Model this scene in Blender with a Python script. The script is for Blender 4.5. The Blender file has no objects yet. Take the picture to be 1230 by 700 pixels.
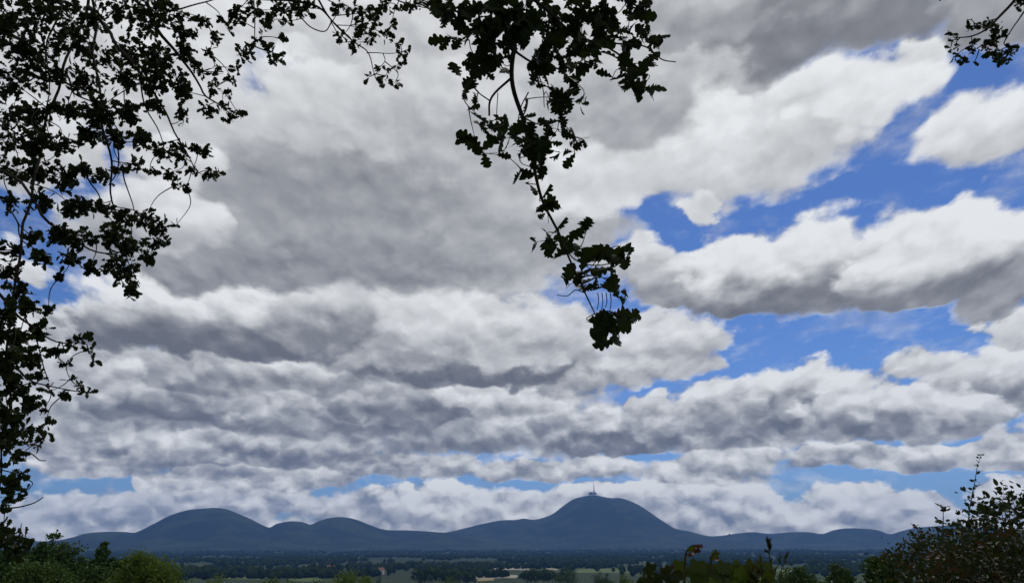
import bpy, bmesh, math, random
from mathutils import Vector, Matrix, noise as mnoise
rad = math.radians
S = bpy.context.scene
C = S.collection
random.seed(7)

# ------------------------------------------------------------------ camera
PITCH = 18.9
EYE = Vector((0.0, 0.0, 1.70))
FPX = 888.0                      # focal length in pixels of a 1230 px wide frame
cam = bpy.data.cameras.new('camera')
cam.sensor_width = 36.0
cam.lens = 36.0 * FPX / 1230.0
cam.clip_start = 0.05
cam.clip_end = 60000.0
cam_ob = bpy.data.objects.new('camera', cam)
cam_ob.location = EYE
cam_ob.rotation_euler = (rad(90 + PITCH), 0, 0)
C.objects.link(cam_ob)
S.camera = cam_ob

S.view_settings.view_transform = 'Standard'
S.view_settings.look = 'None'
S.view_settings.gamma = 1.0
S.view_settings.use_curve_mapping = False
S.view_settings.exposure = 0.18
S.cycles.use_denoising = True
S.cycles.max_bounces = 6
S.cycles.volume_bounces = 1
S.cycles.transparent_max_bounces = 8


def ray(px, py):
    """unit direction of a spot measured on the photograph"""
    x = (px - 615.0) / FPX
    y = (350.0 - py) / FPX
    p = rad(PITCH)
    v = Vector((x, math.cos(p) - y * math.sin(p), math.sin(p) + y * math.cos(p)))
    return v.normalized()


def at(px, py, dist):
    """world point on that line of sight at horizontal distance dist"""
    v = ray(px, py)
    return EYE + v * (dist / math.hypot(v.x, v.y))


def azel(px, py):
    v = ray(px, py)
    return math.degrees(math.atan2(v.x, v.y)), math.degrees(math.asin(v.z))


# ------------------------------------------------------------------ sun
SUN_EL, SUN_AZ = 56.0, 24.0      # in front of the camera, right of centre, high
sd = bpy.data.lights.new('sun', 'SUN')
sd.energy = 1.3
sd.angle = rad(10)
sd.color = (1.0, 0.95, 0.87)
sun = bpy.data.objects.new('sun', sd)
sun.location = (0, 0, 500)
sv = Vector((math.sin(rad(SUN_AZ)) * math.cos(rad(SUN_EL)), math.cos(rad(SUN_AZ)) * math.cos(rad(SUN_EL)), math.sin(rad(SUN_EL))))
sun.rotation_euler = sv.to_track_quat('Z', 'Y').to_euler()
C.objects.link(sun)


# ------------------------------------------------------------------ node helper
class NT:
    def __init__(s, tree):
        s.t = tree

    def n(s, kind, **kw):
        nd = s.t.nodes.new(kind)
        for k, v in kw.items():
            setattr(nd, k, v)
        return nd

    def _in(s, sock, v):
        if v is None:
            return
        if isinstance(v, bpy.types.NodeSocket):
            s.t.links.new(v, sock)
        else:
            sock.default_value = v

    def m(s, op, a, b=None, c=None, clamp=False):
        nd = s.n('ShaderNodeMath', operation=op, use_clamp=clamp)
        for i, v in enumerate((a, b, c)):
            s._in(nd.inputs[i], v)
        return nd.outputs[0]

    def v(s, op, a, b=None, c=None, scale=None):
        nd = s.n('ShaderNodeVectorMath', operation=op)
        for i, v in enumerate((a, b, c)):
            s._in(nd.inputs[i], v)
        if scale is not None:
            s._in(nd.inputs['Scale'], scale)
        return nd.outputs['Value'] if op in ('DOT_PRODUCT', 'LENGTH') else nd.outputs['Vector']

    def noise(s, vec, scale, detail=4.0, rough=0.5, dim='2D', dist=0.0, out=0):
        nd = s.n('ShaderNodeTexNoise', noise_dimensions=dim)
        s._in(nd.inputs['Vector'], vec)
        s._in(nd.inputs['Scale'], scale)
        nd.inputs['Detail'].default_value = detail
        nd.inputs['Roughness'].default_value = rough
        nd.inputs['Distortion'].default_value = dist
        return nd.outputs[out]

    def ss(s, x, lo, hi, a=0.0, b=1.0):
        nd = s.n('ShaderNodeMapRange', interpolation_type='SMOOTHSTEP')
        for i, v in enumerate((x, lo, hi, a, b)):
            s._in(nd.inputs[i], v)
        return nd.outputs[0]

    def mix(s, f, a, b, blend='MIX'):
        nd = s.n('ShaderNodeMix', data_type='RGBA', blend_type=blend)
        s._in(nd.inputs[0], f)
        s._in(nd.inputs[6], a)
        s._in(nd.inputs[7], b)
        return nd.outputs[2]

    def comb(s, x, y, z=0.0):
        nd = s.n('ShaderNodeCombineXYZ')
        for i, v in enumerate((x, y, z)):
            s._in(nd.inputs[i], v)
        return nd.outputs[0]


# ------------------------------------------------------------------ sky: clear blue with rows of cumulus
# every cloud of the day, farthest (lowest) first: x, y of its middle, half width, height above / below the middle, tilt,
# brightness of head and of base (0 = heavy grey, 1 = sunny white), softness of its edge
CLOUDS = [
    # the grey sheet behind the rows at the left
    (150, 490, 200, 96, 70, 0, .56, .36, 1.2), (400, 470, 240, 120, 90, 0, .54, .34, 1.2), (600, 470, 130, 110, 60, 0, .60, .40, 1.2), (240, 545, 240, 34, 26, 0, .56, .38, 1.2), (660, 520, 130, 40, 26, 0, .64, .44, 1.2),
    (420, 330, 260, 60, 50, 0, .66, .5, 1.2), (880, 520, 110, 30, 24, 0, .7, .46, 1.2), (860, 80, 90, 40, 44, 0, .70, .56, 1.2),
    # along the horizon
    (160, 640, 330, 26, 30, 0, .70, .55, .9), (600, 642, 380, 20, 30, 0, .74, .60, .9), (1050, 640, 330, 20, 30, 0, .70, .58, .9),
    (80, 618, 60, 24, 22, 0, .85, .48, .5), (215, 614, 110, 26, 26, 0, .62, .30, .5), (300, 600, 70, 22, 26, 0, .72, .40, .5), (440, 616, 66, 28, 26, 0, .55, .30, .5),
    (535, 612, 80, 30, 28, 0, .92, .45, .45), (630, 612, 60, 20, 26, 0, .80, .50, .5), (705, 598, 62, 16, 26, 0, .90, .55, .5), (845, 612, 108, 34, 30, 0, .97, .34, .4), (770, 604, 50, 22, 26, 0, .85, .45, .45),
    (1030, 608, 62, 24, 30, 0, .88, .42, .45), (1100, 614, 46, 24, 24, 0, .84, .48, .5), (960, 622, 60, 20, 22, 0, .78, .44, .5), (1215, 600, 44, 22, 36, 0, .92, .55, .5),
    (412, 573, 20, 8, 9, 0, .95, .6, .5), (165, 576, 15, 9, 11, 0, .97, .65, .5), (345, 572, 84, 20, 16, 0, .78, .44, .5), (240, 570, 70, 16, 16, 0, .66, .42, .6), (120, 560, 66, 12, 14, 0, .6, .45, .7),
    # the next rows up, long and flat
    (500, 560, 100, 18, 14, 0, .60, .34, .6), (640, 566, 80, 14, 12, 0, .66, .42, .6), (700, 562, 70, 18, 14, 0, .74, .46, .6), (850, 566, 90, 20, 16, 0, .66, .50, .8), (880, 548, 60, 14, 12, 0, .78, .55, .6),
    (330, 545, 170, 24, 16, 0, .56, .18, .6), (150, 540, 100, 26, 18, 0, .60, .30, .7), (1100, 550, 128, 18, 12, 0, .86, .34, .5), (1220, 545, 60, 30, 20, 0, .8, .38, .5), (1010, 545, 50, 16, 12, 0, .8, .4, .5),
    (560, 525, 120, 24, 16, 0, .58, .30, .6), (735, 528, 80, 32, 16, 0, .84, .10, .5), (640, 505, 70, 26, 22, 0, .85, .40, .6), (830, 515, 70, 26, 20, 0, .8, .32, .5),
    (90, 490, 90, 34, 30, 0, .72, .45, .8), (240, 490, 130, 30, 20, 0, .62, .10, .6), (400, 505, 110, 24, 22, 0, .62, .26, .6), (490, 490, 90, 24, 20, 0, .56, .12, .6), (590, 482, 60, 20, 18, 0, .9, .5, .6),
    # middle of the sky
    (1215, 478, 90, 54, 24, 0, .92, .22, .5), (1110, 500, 80, 28, 26, 0, .92, .42, .5), (960, 492, 90, 52, 32, 0, .93, .14, .45), (870, 490, 80, 32, 34, 8, .92, .30, .45), (790, 500, 50, 26, 26, 0, .86, .36, .5), (1030, 500, 60, 40, 28, 0, .88, .24, .5),
    (1092, 442, 46, 16, 16, 6, .82, .70, .9), (345, 448, 90, 28, 22, 0, .88, .40, .6), (200, 440, 110, 28, 26, 0, .66, .30, .7), (90, 440, 60, 30, 30, 0, .82, .6, .8), (690, 450, 90, 28, 20, 0, .82, .52, .7),
    (555, 440, 140, 84, 26, 0, .90, .06, .6), (440, 400, 110, 46, 40, 0, .88, .44, .7), (640, 400, 100, 40, 40, 0, .84, .58, .8), (800, 420, 76, 46, 36, 8, .84, .55, .6), (1215, 398, 36, 30, 26, 0, .92, .6, .6),
    (95, 400, 50, 36, 36, 0, .92, .55, .6), (270, 398, 165, 62, 30, 2, .98, .02, .6), (390, 385, 70, 40, 34, 0, .78, .26, .8), (640, 330, 60, 30, 20, 0, .70, .6, 1.4),
    # the broad bank at the right
    (850, 330, 104, 38, 32, 4, .95, .36, .5), (1010, 330, 140, 64, 38, 0, .97, .16, .7), (1195, 320, 84, 68, 48, 0, .97, .32, .5), (920, 345, 100, 46, 24, 4, .92, .14, .5), (1100, 338, 90, 46, 28, 0, .93, .20, .5), (760, 312, 50, 26, 24, 0, .9, .6, .8),
    # overhead, large and soft
    (240, 300, 130, 60, 44, 0, .86, .30, .8), (480, 285, 240, 100, 60, 4, .68, .30, 1.0), (620, 250, 120, 100, 80, 0, .66, .46, .9), (300, 210, 110, 90, 70, 0, .90, .42, .8), (420, 180, 170, 90, 90, 6, .74, .34, .9),
    (430, 110, 120, 70, 70, 14, .90, .62, .8), (560, 120, 130, 90, 100, 0, .80, .52, .9), (780, 190, 140, 80, 50, 8, .93, .78, .7), (930, 165, 150, 70, 62, 10, .96, .66, .9), (1050, 115, 78, 28, 38, 14, .97, .84, 1.0), (740, 110, 110, 70, 70, 0, .62, .48, 1.0),
    (845, 258, 26, 16, 12, 30, .84, .78, 1.2), (1190, 162, 62, 50, 42, 0, .97, .66, 1.0), (1098, 52, 40, 18, 20, 0, .92, .8, 1.2), (700, 20, 200, 70, 60, 0, .82, .66, .9), (470, 20, 130, 70, 46, 0, .84, .66, .9),
    (300, 40, 110, 60, 30, 10, .84, .64, .9), (120, 60, 180, 90, 90, 0, .84, .66, .9), (40, 170, 90, 50, 50, 0, .84, .6, .9), (30, 320, 40, 20, 20, 0, .9, .7, .9), (20, 430, 50, 40, 40, 0, .9, .6, .9), (220, 190, 40, 30, 30, 0, .9, .7, 1.0), (205, 262, 50, 36, 40, 0, .86, .6, .9),
    (1000, 0, 225, 90, 52, -3, .46, .18, 1.1), (850, 10, 80, 50, 44, 0, .56, .36, 1.0), (1200, 20, 70, 60, 34, 0, .40, .30, 1.0),
]


def build_sky():
    w = bpy.data.worlds.new('World')
    S.world = w
    w.use_nodes = True
    t = w.node_tree
    t.nodes.clear()
    N = NT(t)
    tc = N.n('ShaderNodeTexCoord')
    d = N.v('NORMALIZE', tc.outputs['Generated'])
    sep = N.n('ShaderNodeSeparateXYZ')
    t.links.new(d, sep.inputs[0])
    x, y, z = sep.outputs
    DEG = 57.29578
    az = N.m('MULTIPLY', N.m('ARCTAN2', x, y), DEG)
    el = N.m('MAXIMUM', N.m('MULTIPLY', N.m('ARCSINE', z), DEG), 0.0)
    # clouds look smaller and flatter towards the horizon
    over = N.m('MULTIPLY', N.m('MAXIMUM', N.m('SUBTRACT', el, 10.0), 0.0), 0.7)
    f = N.m('ADD', over, 34.0)
    vv = N.m('MULTIPLY_ADD', N.m('LOGARITHM', N.m('DIVIDE', f, 34.0), math.e), 2.14, N.m('MULTIPLY', N.m('MINIMUM', el, 10.0), 0.0441))
    Q = N.comb(N.m('DIVIDE', az, f), vv)
    size = N.m('MULTIPLY_ADD', el, 0.026, 0.16)
    P = N.comb(az, el)
    half = (0.5, 0.5, 0.5)
    # billows: a broad push and a fine one
    w1 = N.v('MULTIPLY', N.v('SUBTRACT', N.noise(Q, 7.0, 2.0, 0.5, out=1), half), (8.5, 5.5, 0.0))
    w2 = N.v('MULTIPLY', N.v('SUBTRACT', N.noise(Q, 20.0, 5.0, 0.55, out=1), half), (2.4, 1.8, 0.0))
    Pw = N.v('ADD', P, N.v('SCALE', N.v('ADD', w1, w2), scale=size))

    fine = N.noise(Q, 17.0, 8.0, 0.6)
    s0 = N.noise(Q, 8.0, 3.0, 0.5)
    s1 = N.noise(N.v('ADD', Q, (0.008, 0.034, 0.0)), 8.0, 3.0, 0.5)

    def heads(vec, scale, detail):
        vor = N.n('ShaderNodeTexVoronoi', voronoi_dimensions='2D', feature='SMOOTH_F1')
        N._in(vor.inputs['Vector'], vec)
        vor.inputs['Scale'].default_value = scale
        vor.inputs['Detail'].default_value = detail
        vor.inputs['Roughness'].default_value = 0.55
        vor.inputs['Smoothness'].default_value = 0.4
        return N.m('SUBTRACT', 0.42, vor.outputs['Distance'])
    Qh = N.v('ADD', Q, N.v('SCALE', N.v('SUBTRACT', N.noise(Q, 30.0, 3.0, 0.55, out=1), half), scale=0.035))
    h0 = heads(Qh, 14.0, 1.6)
    h1 = heads(N.v('ADD', Qh, (0.008, 0.030, 0.0)), 14.0, 1.6)
    low = N.ss(el, 6.0, 24.0, 1.0, 0.35)
    edge = N.m('MULTIPLY_ADD', N.m('MULTIPLY', h0, low), 0.75, N.m('MULTIPLY', N.m('SUBTRACT', fine, 0.5), 0.85))
    relief = N.m('MULTIPLY', N.m('MULTIPLY', N.m('SUBTRACT', h0, h1), low), 0.95)
    relief = N.m('MULTIPLY_ADD', N.m('SUBTRACT', s0, s1), 0.75, relief)
    relief = N.m('MULTIPLY_ADD', N.m('SUBTRACT', fine, 0.5), 0.10, relief)
    wob = N.m('MULTIPLY_ADD', N.m('SUBTRACT', s0, 0.5), 1.5, N.m('MULTIPLY', h0, 0.25))

    # broken cover over the rest of the sky, outside the part described above
    out_az = N.ss(N.m('ABSOLUTE', az), 38.0, 46.0)
    out_el = N.ss(el, 41.0, 48.0)
    rest = N.m('MULTIPLY', N.m('MAXIMUM', out_az, out_el), N.ss(N.noise(Q, 3.5, 6.0, 0.6), 0.36, 0.50))
    # thin veils drawn across the blue
    veil = N.m('MULTIPLY', N.ss(N.noise(N.v('MULTIPLY', Q, (1.0, 1.6, 1.0)), 6.0, 7.0, 0.62), 0.46, 0.74), 0.34)
    state = N.comb(N.m('MULTIPLY_ADD', relief, 0.8, N.m('MULTIPLY_ADD', rest, -0.3, 0.8)), N.m('MAXIMUM', rest, veil), 0.0)
    # each cloud in turn covers the ones behind it
    for (cx, cy, rx, up, dn, rot, top, base, soft) in CLOUDS:
        a0, e0 = azel(cx, cy)
        k = 0.0645 * (1 - 0.25 * min(1, ((cx - 615) ** 2 + (cy - 350) ** 2) / 7e5))
        p = N.v('MULTIPLY_ADD', state, (1e-9, 1e-9, 0.0), Pw)
        mp = N.n('ShaderNodeMapping', vector_type='TEXTURE')
        N._in(mp.inputs[0], p)
        mp.inputs[1].default_value = (a0, e0, 0)
        mp.inputs[2].default_value = (0, 0, rad(rot))
        mp.inputs[3].default_value = (rx * k, up * k, 1e6)
        sp = N.n('ShaderNodeSeparateXYZ')
        t.links.new(mp.outputs[0], sp.inputs[0])
        X, Y = sp.outputs[0], sp.outputs[1]
        yb = N.m('MAXIMUM', Y, N.m('MULTIPLY', Y, -up / dn))
        r2 = N.m('MULTIPLY_ADD', yb, yb, N.m('MULTIPLY', X, X))
        D = N.m('SUBTRACT', edge, r2)
        a = N.ss(D, -1.42 - 0.26 * soft, -1.32 + 0.50 * soft)
        lo, hi = -0.55 * dn / up, 0.62
        b = N.ss(N.m('MULTIPLY_ADD', wob, 0.30, Y), lo, hi, base, top)
        mx = N.n('ShaderNodeMix', data_type='VECTOR')
        N._in(mx.inputs[0], a)
        N._in(mx.inputs[4], state)
        N._in(mx.inputs[5], N.comb(b, 1.0, 0.0))
        state = mx.outputs[1]
    sp = N.n('ShaderNodeSeparateXYZ')
    t.links.new(state, sp.inputs[0])
    b = N.m('MULTIPLY_ADD', relief, N.ss(el, 3.0, 14.0, 0.62, 0.36), sp.outputs[0])
    b = N.m('ADD', b, N.ss(el, 2.0, 9.0, 0.10, 0.02))
    alpha = sp.outputs[1]
    ramp = N.n('ShaderNodeValToRGB')
    cr = ramp.color_ramp
    cr.interpolation = 'LINEAR'
    cr.elements[0].position = 0.0
    cr.elements[0].color = (0.135, 0.139, 0.154, 1)
    cr.elements[1].position = 1.0
    cr.elements[1].color = (0.76, 0.775, 0.785, 1)
    for p, c in ((0.25, (0.218, 0.224, 0.240, 1)), (0.5, (0.372, 0.380, 0.392, 1)), (0.75, (0.575, 0.584, 0.590, 1))):
        e = cr.elements.new(p)
        e.color = c
    t.links.new(b, ramp.inputs[0])
    sky = N.n('ShaderNodeTexSky', sky_type='NISHITA')
    sky.sun_disc = False
    sky.sun_elevation = rad(SUN_EL)
    sky.sun_rotation = rad(SUN_AZ)
    sky.altitude = 700
    sky.air_density = 1.0
    sky.dust_density = 0.3
    sky.ozone_density = 1.6
    bg1 = N.n('ShaderNodeBackground')
    t.links.new(N.mix(1.0, sky.outputs[0], (0.50, 0.71, 1.12, 1), 'MULTIPLY'), bg1.inputs[0])
    bg1.inputs[1].default_value = SKY_STRENGTH
    bg2 = N.n('ShaderNodeBackground')
    t.links.new(N.mix(N.ss(el, 1.5, 9.0, 1.0, 0.0), ramp.outputs[0], N.mix(1.0, ramp.outputs[0], (1.06, 1.02, 0.93, 1), 'MULTIPLY')), bg2.inputs[0])
    N._in(bg2.inputs[1], N.ss(el, 1.5, 9.0, 1.28, 1.0))
    ms = N.n('ShaderNodeMixShader')
    t.links.new(alpha, ms.inputs[0])
    t.links.new(bg1.outputs[0], ms.inputs[1])
    t.links.new(bg2.outputs[0], ms.inputs[2])
    out = N.n('ShaderNodeOutputWorld')
    t.links.new(ms.outputs[0], out.inputs[0])
    w.cycles.sampling_method = 'MANUAL'
    w.cycles.sample_map_resolution = 512


SKY_STRENGTH = 0.072
RELIEF = 0.5
build_sky()


# ------------------------------------------------------------------ building helpers
import numpy as np
rng = np.random.default_rng(11)


def tag(o, label=None, cat=None, group=None, kind=None):
    if label:
        o['label'] = label
    if cat:
        o['category'] = cat
    if group:
        o['group'] = group
    if kind:
        o['kind'] = kind
    return o


def empty(name, loc, label, cat, group=None):
    o = bpy.data.objects.new(name, None)
    o.location = loc
    o.empty_display_size = 0.3
    C.objects.link(o)
    return tag(o, label, cat, group)


class MB:
    """collects vertices and faces in world coordinates, then links them as one mesh object"""
    def __init__(s):
        s.v, s.f, s.n = [], [], 0

    def add(s, verts, faces):
        verts = np.asarray(verts, float)
        s.v.append(verts)
        n = s.n
        s.f.extend([tuple(i + n for i in f) for f in faces])
        s.n += len(verts)

    def tube(s, pts, radii, sides=6, cap=True):
        pts = [Vector(p) for p in pts]
        rings, faces = [], []
        up = Vector((0.31, 0.77, 0.55))
        for i, p in enumerate(pts):
            d = (pts[min(i + 1, len(pts) - 1)] - pts[max(i - 1, 0)])
            if d.length < 1e-9:
                d = Vector((0, 0, 1))
            d.normalize()
            a = d.cross(up)
            if a.length < 0.05:
                a = d.cross(Vector((1, 0, 0)))
            a.normalize()
            b = d.cross(a)
            for k in range(sides):
                t = 2 * math.pi * k / sides
                rings.append(p + (a * math.cos(t) + b * math.sin(t)) * radii[i])
        for i in range(len(pts) - 1):
            for k in range(sides):
                k2 = (k + 1) % sides
                faces.append((i * sides + k, i * sides + k2, (i + 1) * sides + k2, (i + 1) * sides + k))
        if cap:
            faces.append(tuple(reversed(range(sides))))
            faces.append(tuple(range((len(pts) - 1) * sides, len(pts) * sides)))
        s.add([tuple(r) for r in rings], faces)

    def box(s, c, size, rot=0.0):
        cx, cy, cz = c
        sx, sy, sz = (q / 2 for q in size)
        vs = []
        for dz in (-sz, sz):
            for dx, dy in ((-sx, -sy), (sx, -sy), (sx, sy), (-sx, sy)):
                vs.append((cx + dx * math.cos(rot) - dy * math.sin(rot), cy + dx * math.sin(rot) + dy * math.cos(rot), cz + dz))
        s.add(vs, [(3, 2, 1, 0), (4, 5, 6, 7), (0, 1, 5, 4), (1, 2, 6, 5), (2, 3, 7, 6), (3, 0, 4, 7)])

    def build(s, name, mat, parent=None, smooth=False):
        me = bpy.data.meshes.new(name)
        v = np.concatenate(s.v) if s.v else np.zeros((0, 3))
        o = bpy.data.objects.new(name, me)
        if parent is not None:
            base = np.zeros(3)
            q = parent
            while q is not None:
                base += np.array(q.location)
                q = q.parent
            v = v - base
        me.from_pydata(v.tolist(), [], s.f)
        me.materials.append(mat)
        if smooth:
            me.polygons.foreach_set('use_smooth', [True] * len(me.polygons))
        me.update()
        C.objects.link(o)
        if parent is not None:
            o.parent = parent
        return o


def smooth_path(pts, per=6):
    """Catmull-Rom through the points"""
    P = [Vector(p) for p in pts]
    P = [P[0] * 2 - P[1]] + P + [P[-1] * 2 - P[-2]]
    out = []
    for i in range(1, len(P) - 2):
        p0, p1, p2, p3 = P[i - 1:i + 3]
        for k in range(per):
            t = k / per
            out.append(0.5 * ((2 * p1) + (p2 - p0) * t + (2 * p0 - 5 * p1 + 4 * p2 - p3) * t * t + (3 * p1 - p0 - 3 * p2 + p3) * t ** 3))
    out.append(P[-2])
    return out


def mat_new(name):
    m = bpy.data.materials.new(name)
    m.use_nodes = True
    t = m.node_tree
    t.nodes.clear()
    N = NT(t)
    out = N.n('ShaderNodeOutputMaterial')
    return m, N, out


def mat_leaf(name, c1, c2, rough=0.5, transl=0.25, c3=None, f3=0.0, spec=0.3):
    """two-tone leaves: each leaf its own shade, a share f3 of them in the colour c3; some light comes through"""
    m, N, out = mat_new(name)
    g = N.n('ShaderNodeNewGeometry')
    r = g.outputs['Random Per Island']
    col = N.mix(r, (*c1, 1), (*c2, 1))
    nz = N.noise(g.outputs['Position'], 2.3, 3.0, 0.6, dim='3D')
    col = N.mix(N.ss(nz, 0.35, 0.7), col, N.mix(1.0, col, (0.72, 0.80, 0.62, 1), 'MULTIPLY'))
    if c3:
        q = N.m('FRACT', N.m('MULTIPLY', r, 17.31))
        q2 = N.noise(g.outputs['Position'], 3.1, 2.0, 0.5, dim='3D')
        col = N.mix(N.m('LESS_THAN', N.m('ADD', q, N.m('MULTIPLY', N.m('SUBTRACT', 0.5, q2), 2.4)), f3), col, (*c3, 1))
    p = N.n('ShaderNodeBsdfPrincipled')
    N._in(p.inputs['Base Color'], col)
    p.inputs['Roughness'].default_value = rough
    p.inputs['Specular IOR Level'].default_value = spec
    tr = N.n('ShaderNodeBsdfTranslucent')
    N._in(tr.inputs['Color'], N.mix(1.0, col, (1.1, 1.15, 0.5, 1), 'MULTIPLY'))
    ms = N.n('ShaderNodeMixShader')
    ms.inputs[0].default_value = transl
    N.t.links.new(p.outputs[0], ms.inputs[1])
    N.t.links.new(tr.outputs[0], ms.inputs[2])
    N.t.links.new(ms.outputs[0], out.inputs[0])
    return m


def mat_rough(name, c1, c2, scale, rough=0.9, bump=0.0, bscale=None):
    m, N, out = mat_new(name)
    g = N.n('ShaderNodeNewGeometry')
    nz = N.noise(g.outputs['Position'], scale, 5.0, 0.6, dim='3D')
    p = N.n('ShaderNodeBsdfPrincipled')
    N._in(p.inputs['Base Color'], N.mix(N.ss(nz, 0.3, 0.7), (*c1, 1), (*c2, 1)))
    p.inputs['Roughness'].default_value = rough
    p.inputs['Specular IOR Level'].default_value = 0.2
    if bump:
        b = N.n('ShaderNodeBump')
        b.inputs['Strength'].default_value = bump
        b.inputs['Distance'].default_value = 1.0 / (bscale or scale)
        N._in(b.inputs['Height'], N.noise(g.outputs['Position'], bscale or scale, 4.0, 0.6, dim='3D'))
        N.t.links.new(b.outputs[0], p.inputs['Normal'])
    N.t.links.new(p.outputs[0], out.inputs[0])
    return m


M = {}
M['bark'] = mat_rough('oak_bark', (0.045, 0.036, 0.028), (0.10, 0.085, 0.07), 18.0, bump=0.6)
M['twig'] = mat_rough('twig_bark', (0.022, 0.018, 0.013), (0.045, 0.036, 0.026), 40.0)
M['stem'] = mat_rough('green_stem', (0.05, 0.055, 0.022), (0.075, 0.06, 0.03), 30.0)
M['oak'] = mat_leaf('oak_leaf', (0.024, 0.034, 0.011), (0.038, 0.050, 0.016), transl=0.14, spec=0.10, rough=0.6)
M['wood_dark'] = mat_leaf('far_crown', (0.016, 0.027, 0.010), (0.032, 0.048, 0.016), transl=0.0, rough=1.0, spec=0.0)
M['tree_dark'] = mat_leaf('dark_crown', (0.036, 0.070, 0.017), (0.072, 0.118, 0.028), transl=0.15, spec=0.12)
M['tree_mid'] = mat_leaf('green_crown', (0.056, 0.096, 0.020), (0.095, 0.145, 0.034), transl=0.2, spec=0.12)
M['tree_light'] = mat_leaf('light_crown', (0.085, 0.130, 0.022), (0.140, 0.190, 0.034), transl=0.3, spec=0.12)
M['hedge'] = mat_leaf('bramble_leaf', (0.026, 0.040, 0.016), (0.040, 0.052, 0.020), c3=(0.075, 0.040, 0.018), f3=0.05, transl=0.2, spec=0.12)
M['hedge_red'] = mat_leaf('reddish_bramble_leaf', (0.022, 0.032, 0.012), (0.040, 0.044, 0.017), c3=(0.060, 0.034, 0.017), f3=0.13, transl=0.25, spec=0.12)
M['brown'] = mat_leaf('brown_head', (0.075, 0.04, 0.025), (0.10, 0.055, 0.035), transl=0.2)
M['shoot'] = mat_leaf('shoot_leaf', (0.030, 0.044, 0.018), (0.052, 0.06, 0.024), transl=0.2)
M['vine'] = mat_leaf('vine_leaf', (0.030, 0.050, 0.012), (0.085, 0.105, 0.022), transl=0.25, spec=0.12)
M['vine_yellow'] = mat_leaf('yellow_green_leaf', (0.05, 0.055, 0.014), (0.08, 0.07, 0.018), transl=0.3)
M['rust'] = mat_leaf('rusty_leaf', (0.055, 0.018, 0.010), (0.11, 0.032, 0.014), transl=0.3)
M['petal'] = mat_rough('white_petal', (0.7, 0.68, 0.64), (0.8, 0.78, 0.74), 50.0)
M['masonry'] = mat_rough('pale_render', (0.55, 0.53, 0.48), (0.66, 0.64, 0.60), 0.4)
M['stone'] = mat_rough('grey_stone', (0.16, 0.16, 0.16), (0.24, 0.235, 0.23), 0.2)
M['roof'] = mat_rough('tile_roof', (0.22, 0.10, 0.07), (0.30, 0.15, 0.10), 0.6)
M['steel'] = mat_rough('grey_steel', (0.14, 0.14, 0.145), (0.2, 0.2, 0.2), 0.3, rough=0.5)
M['glass_dark'] = mat_rough('dark_pane', (0.02, 0.024, 0.03), (0.03, 0.034, 0.04), 1.0, rough=0.15)
M['bird'] = mat_rough('dark_plumage', (0.018, 0.017, 0.018), (0.03, 0.028, 0.028), 30.0)


# ------------------------------------------------------------------ terrain
def sstep(a, b, x):
    t = min(1.0, max(0.0, (x - a) / (b - a)))
    return t * t * (3 - 2 * t)


def ground_z(x, y):
    r = math.hypot(x, y)
    f = max(0.0, y - 4.0)
    z = -60.0 * (1 - math.exp(-f / 450.0))
    far = sstep(700, 2500, r)
    z += far * 5.0 * mnoise.noise(Vector((x / 900.0, y / 900.0, 1.7)))
    z += sstep(5200, 9500, r) * 26.0 * (1 if y > 0 else 0.3)
    return z


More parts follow.
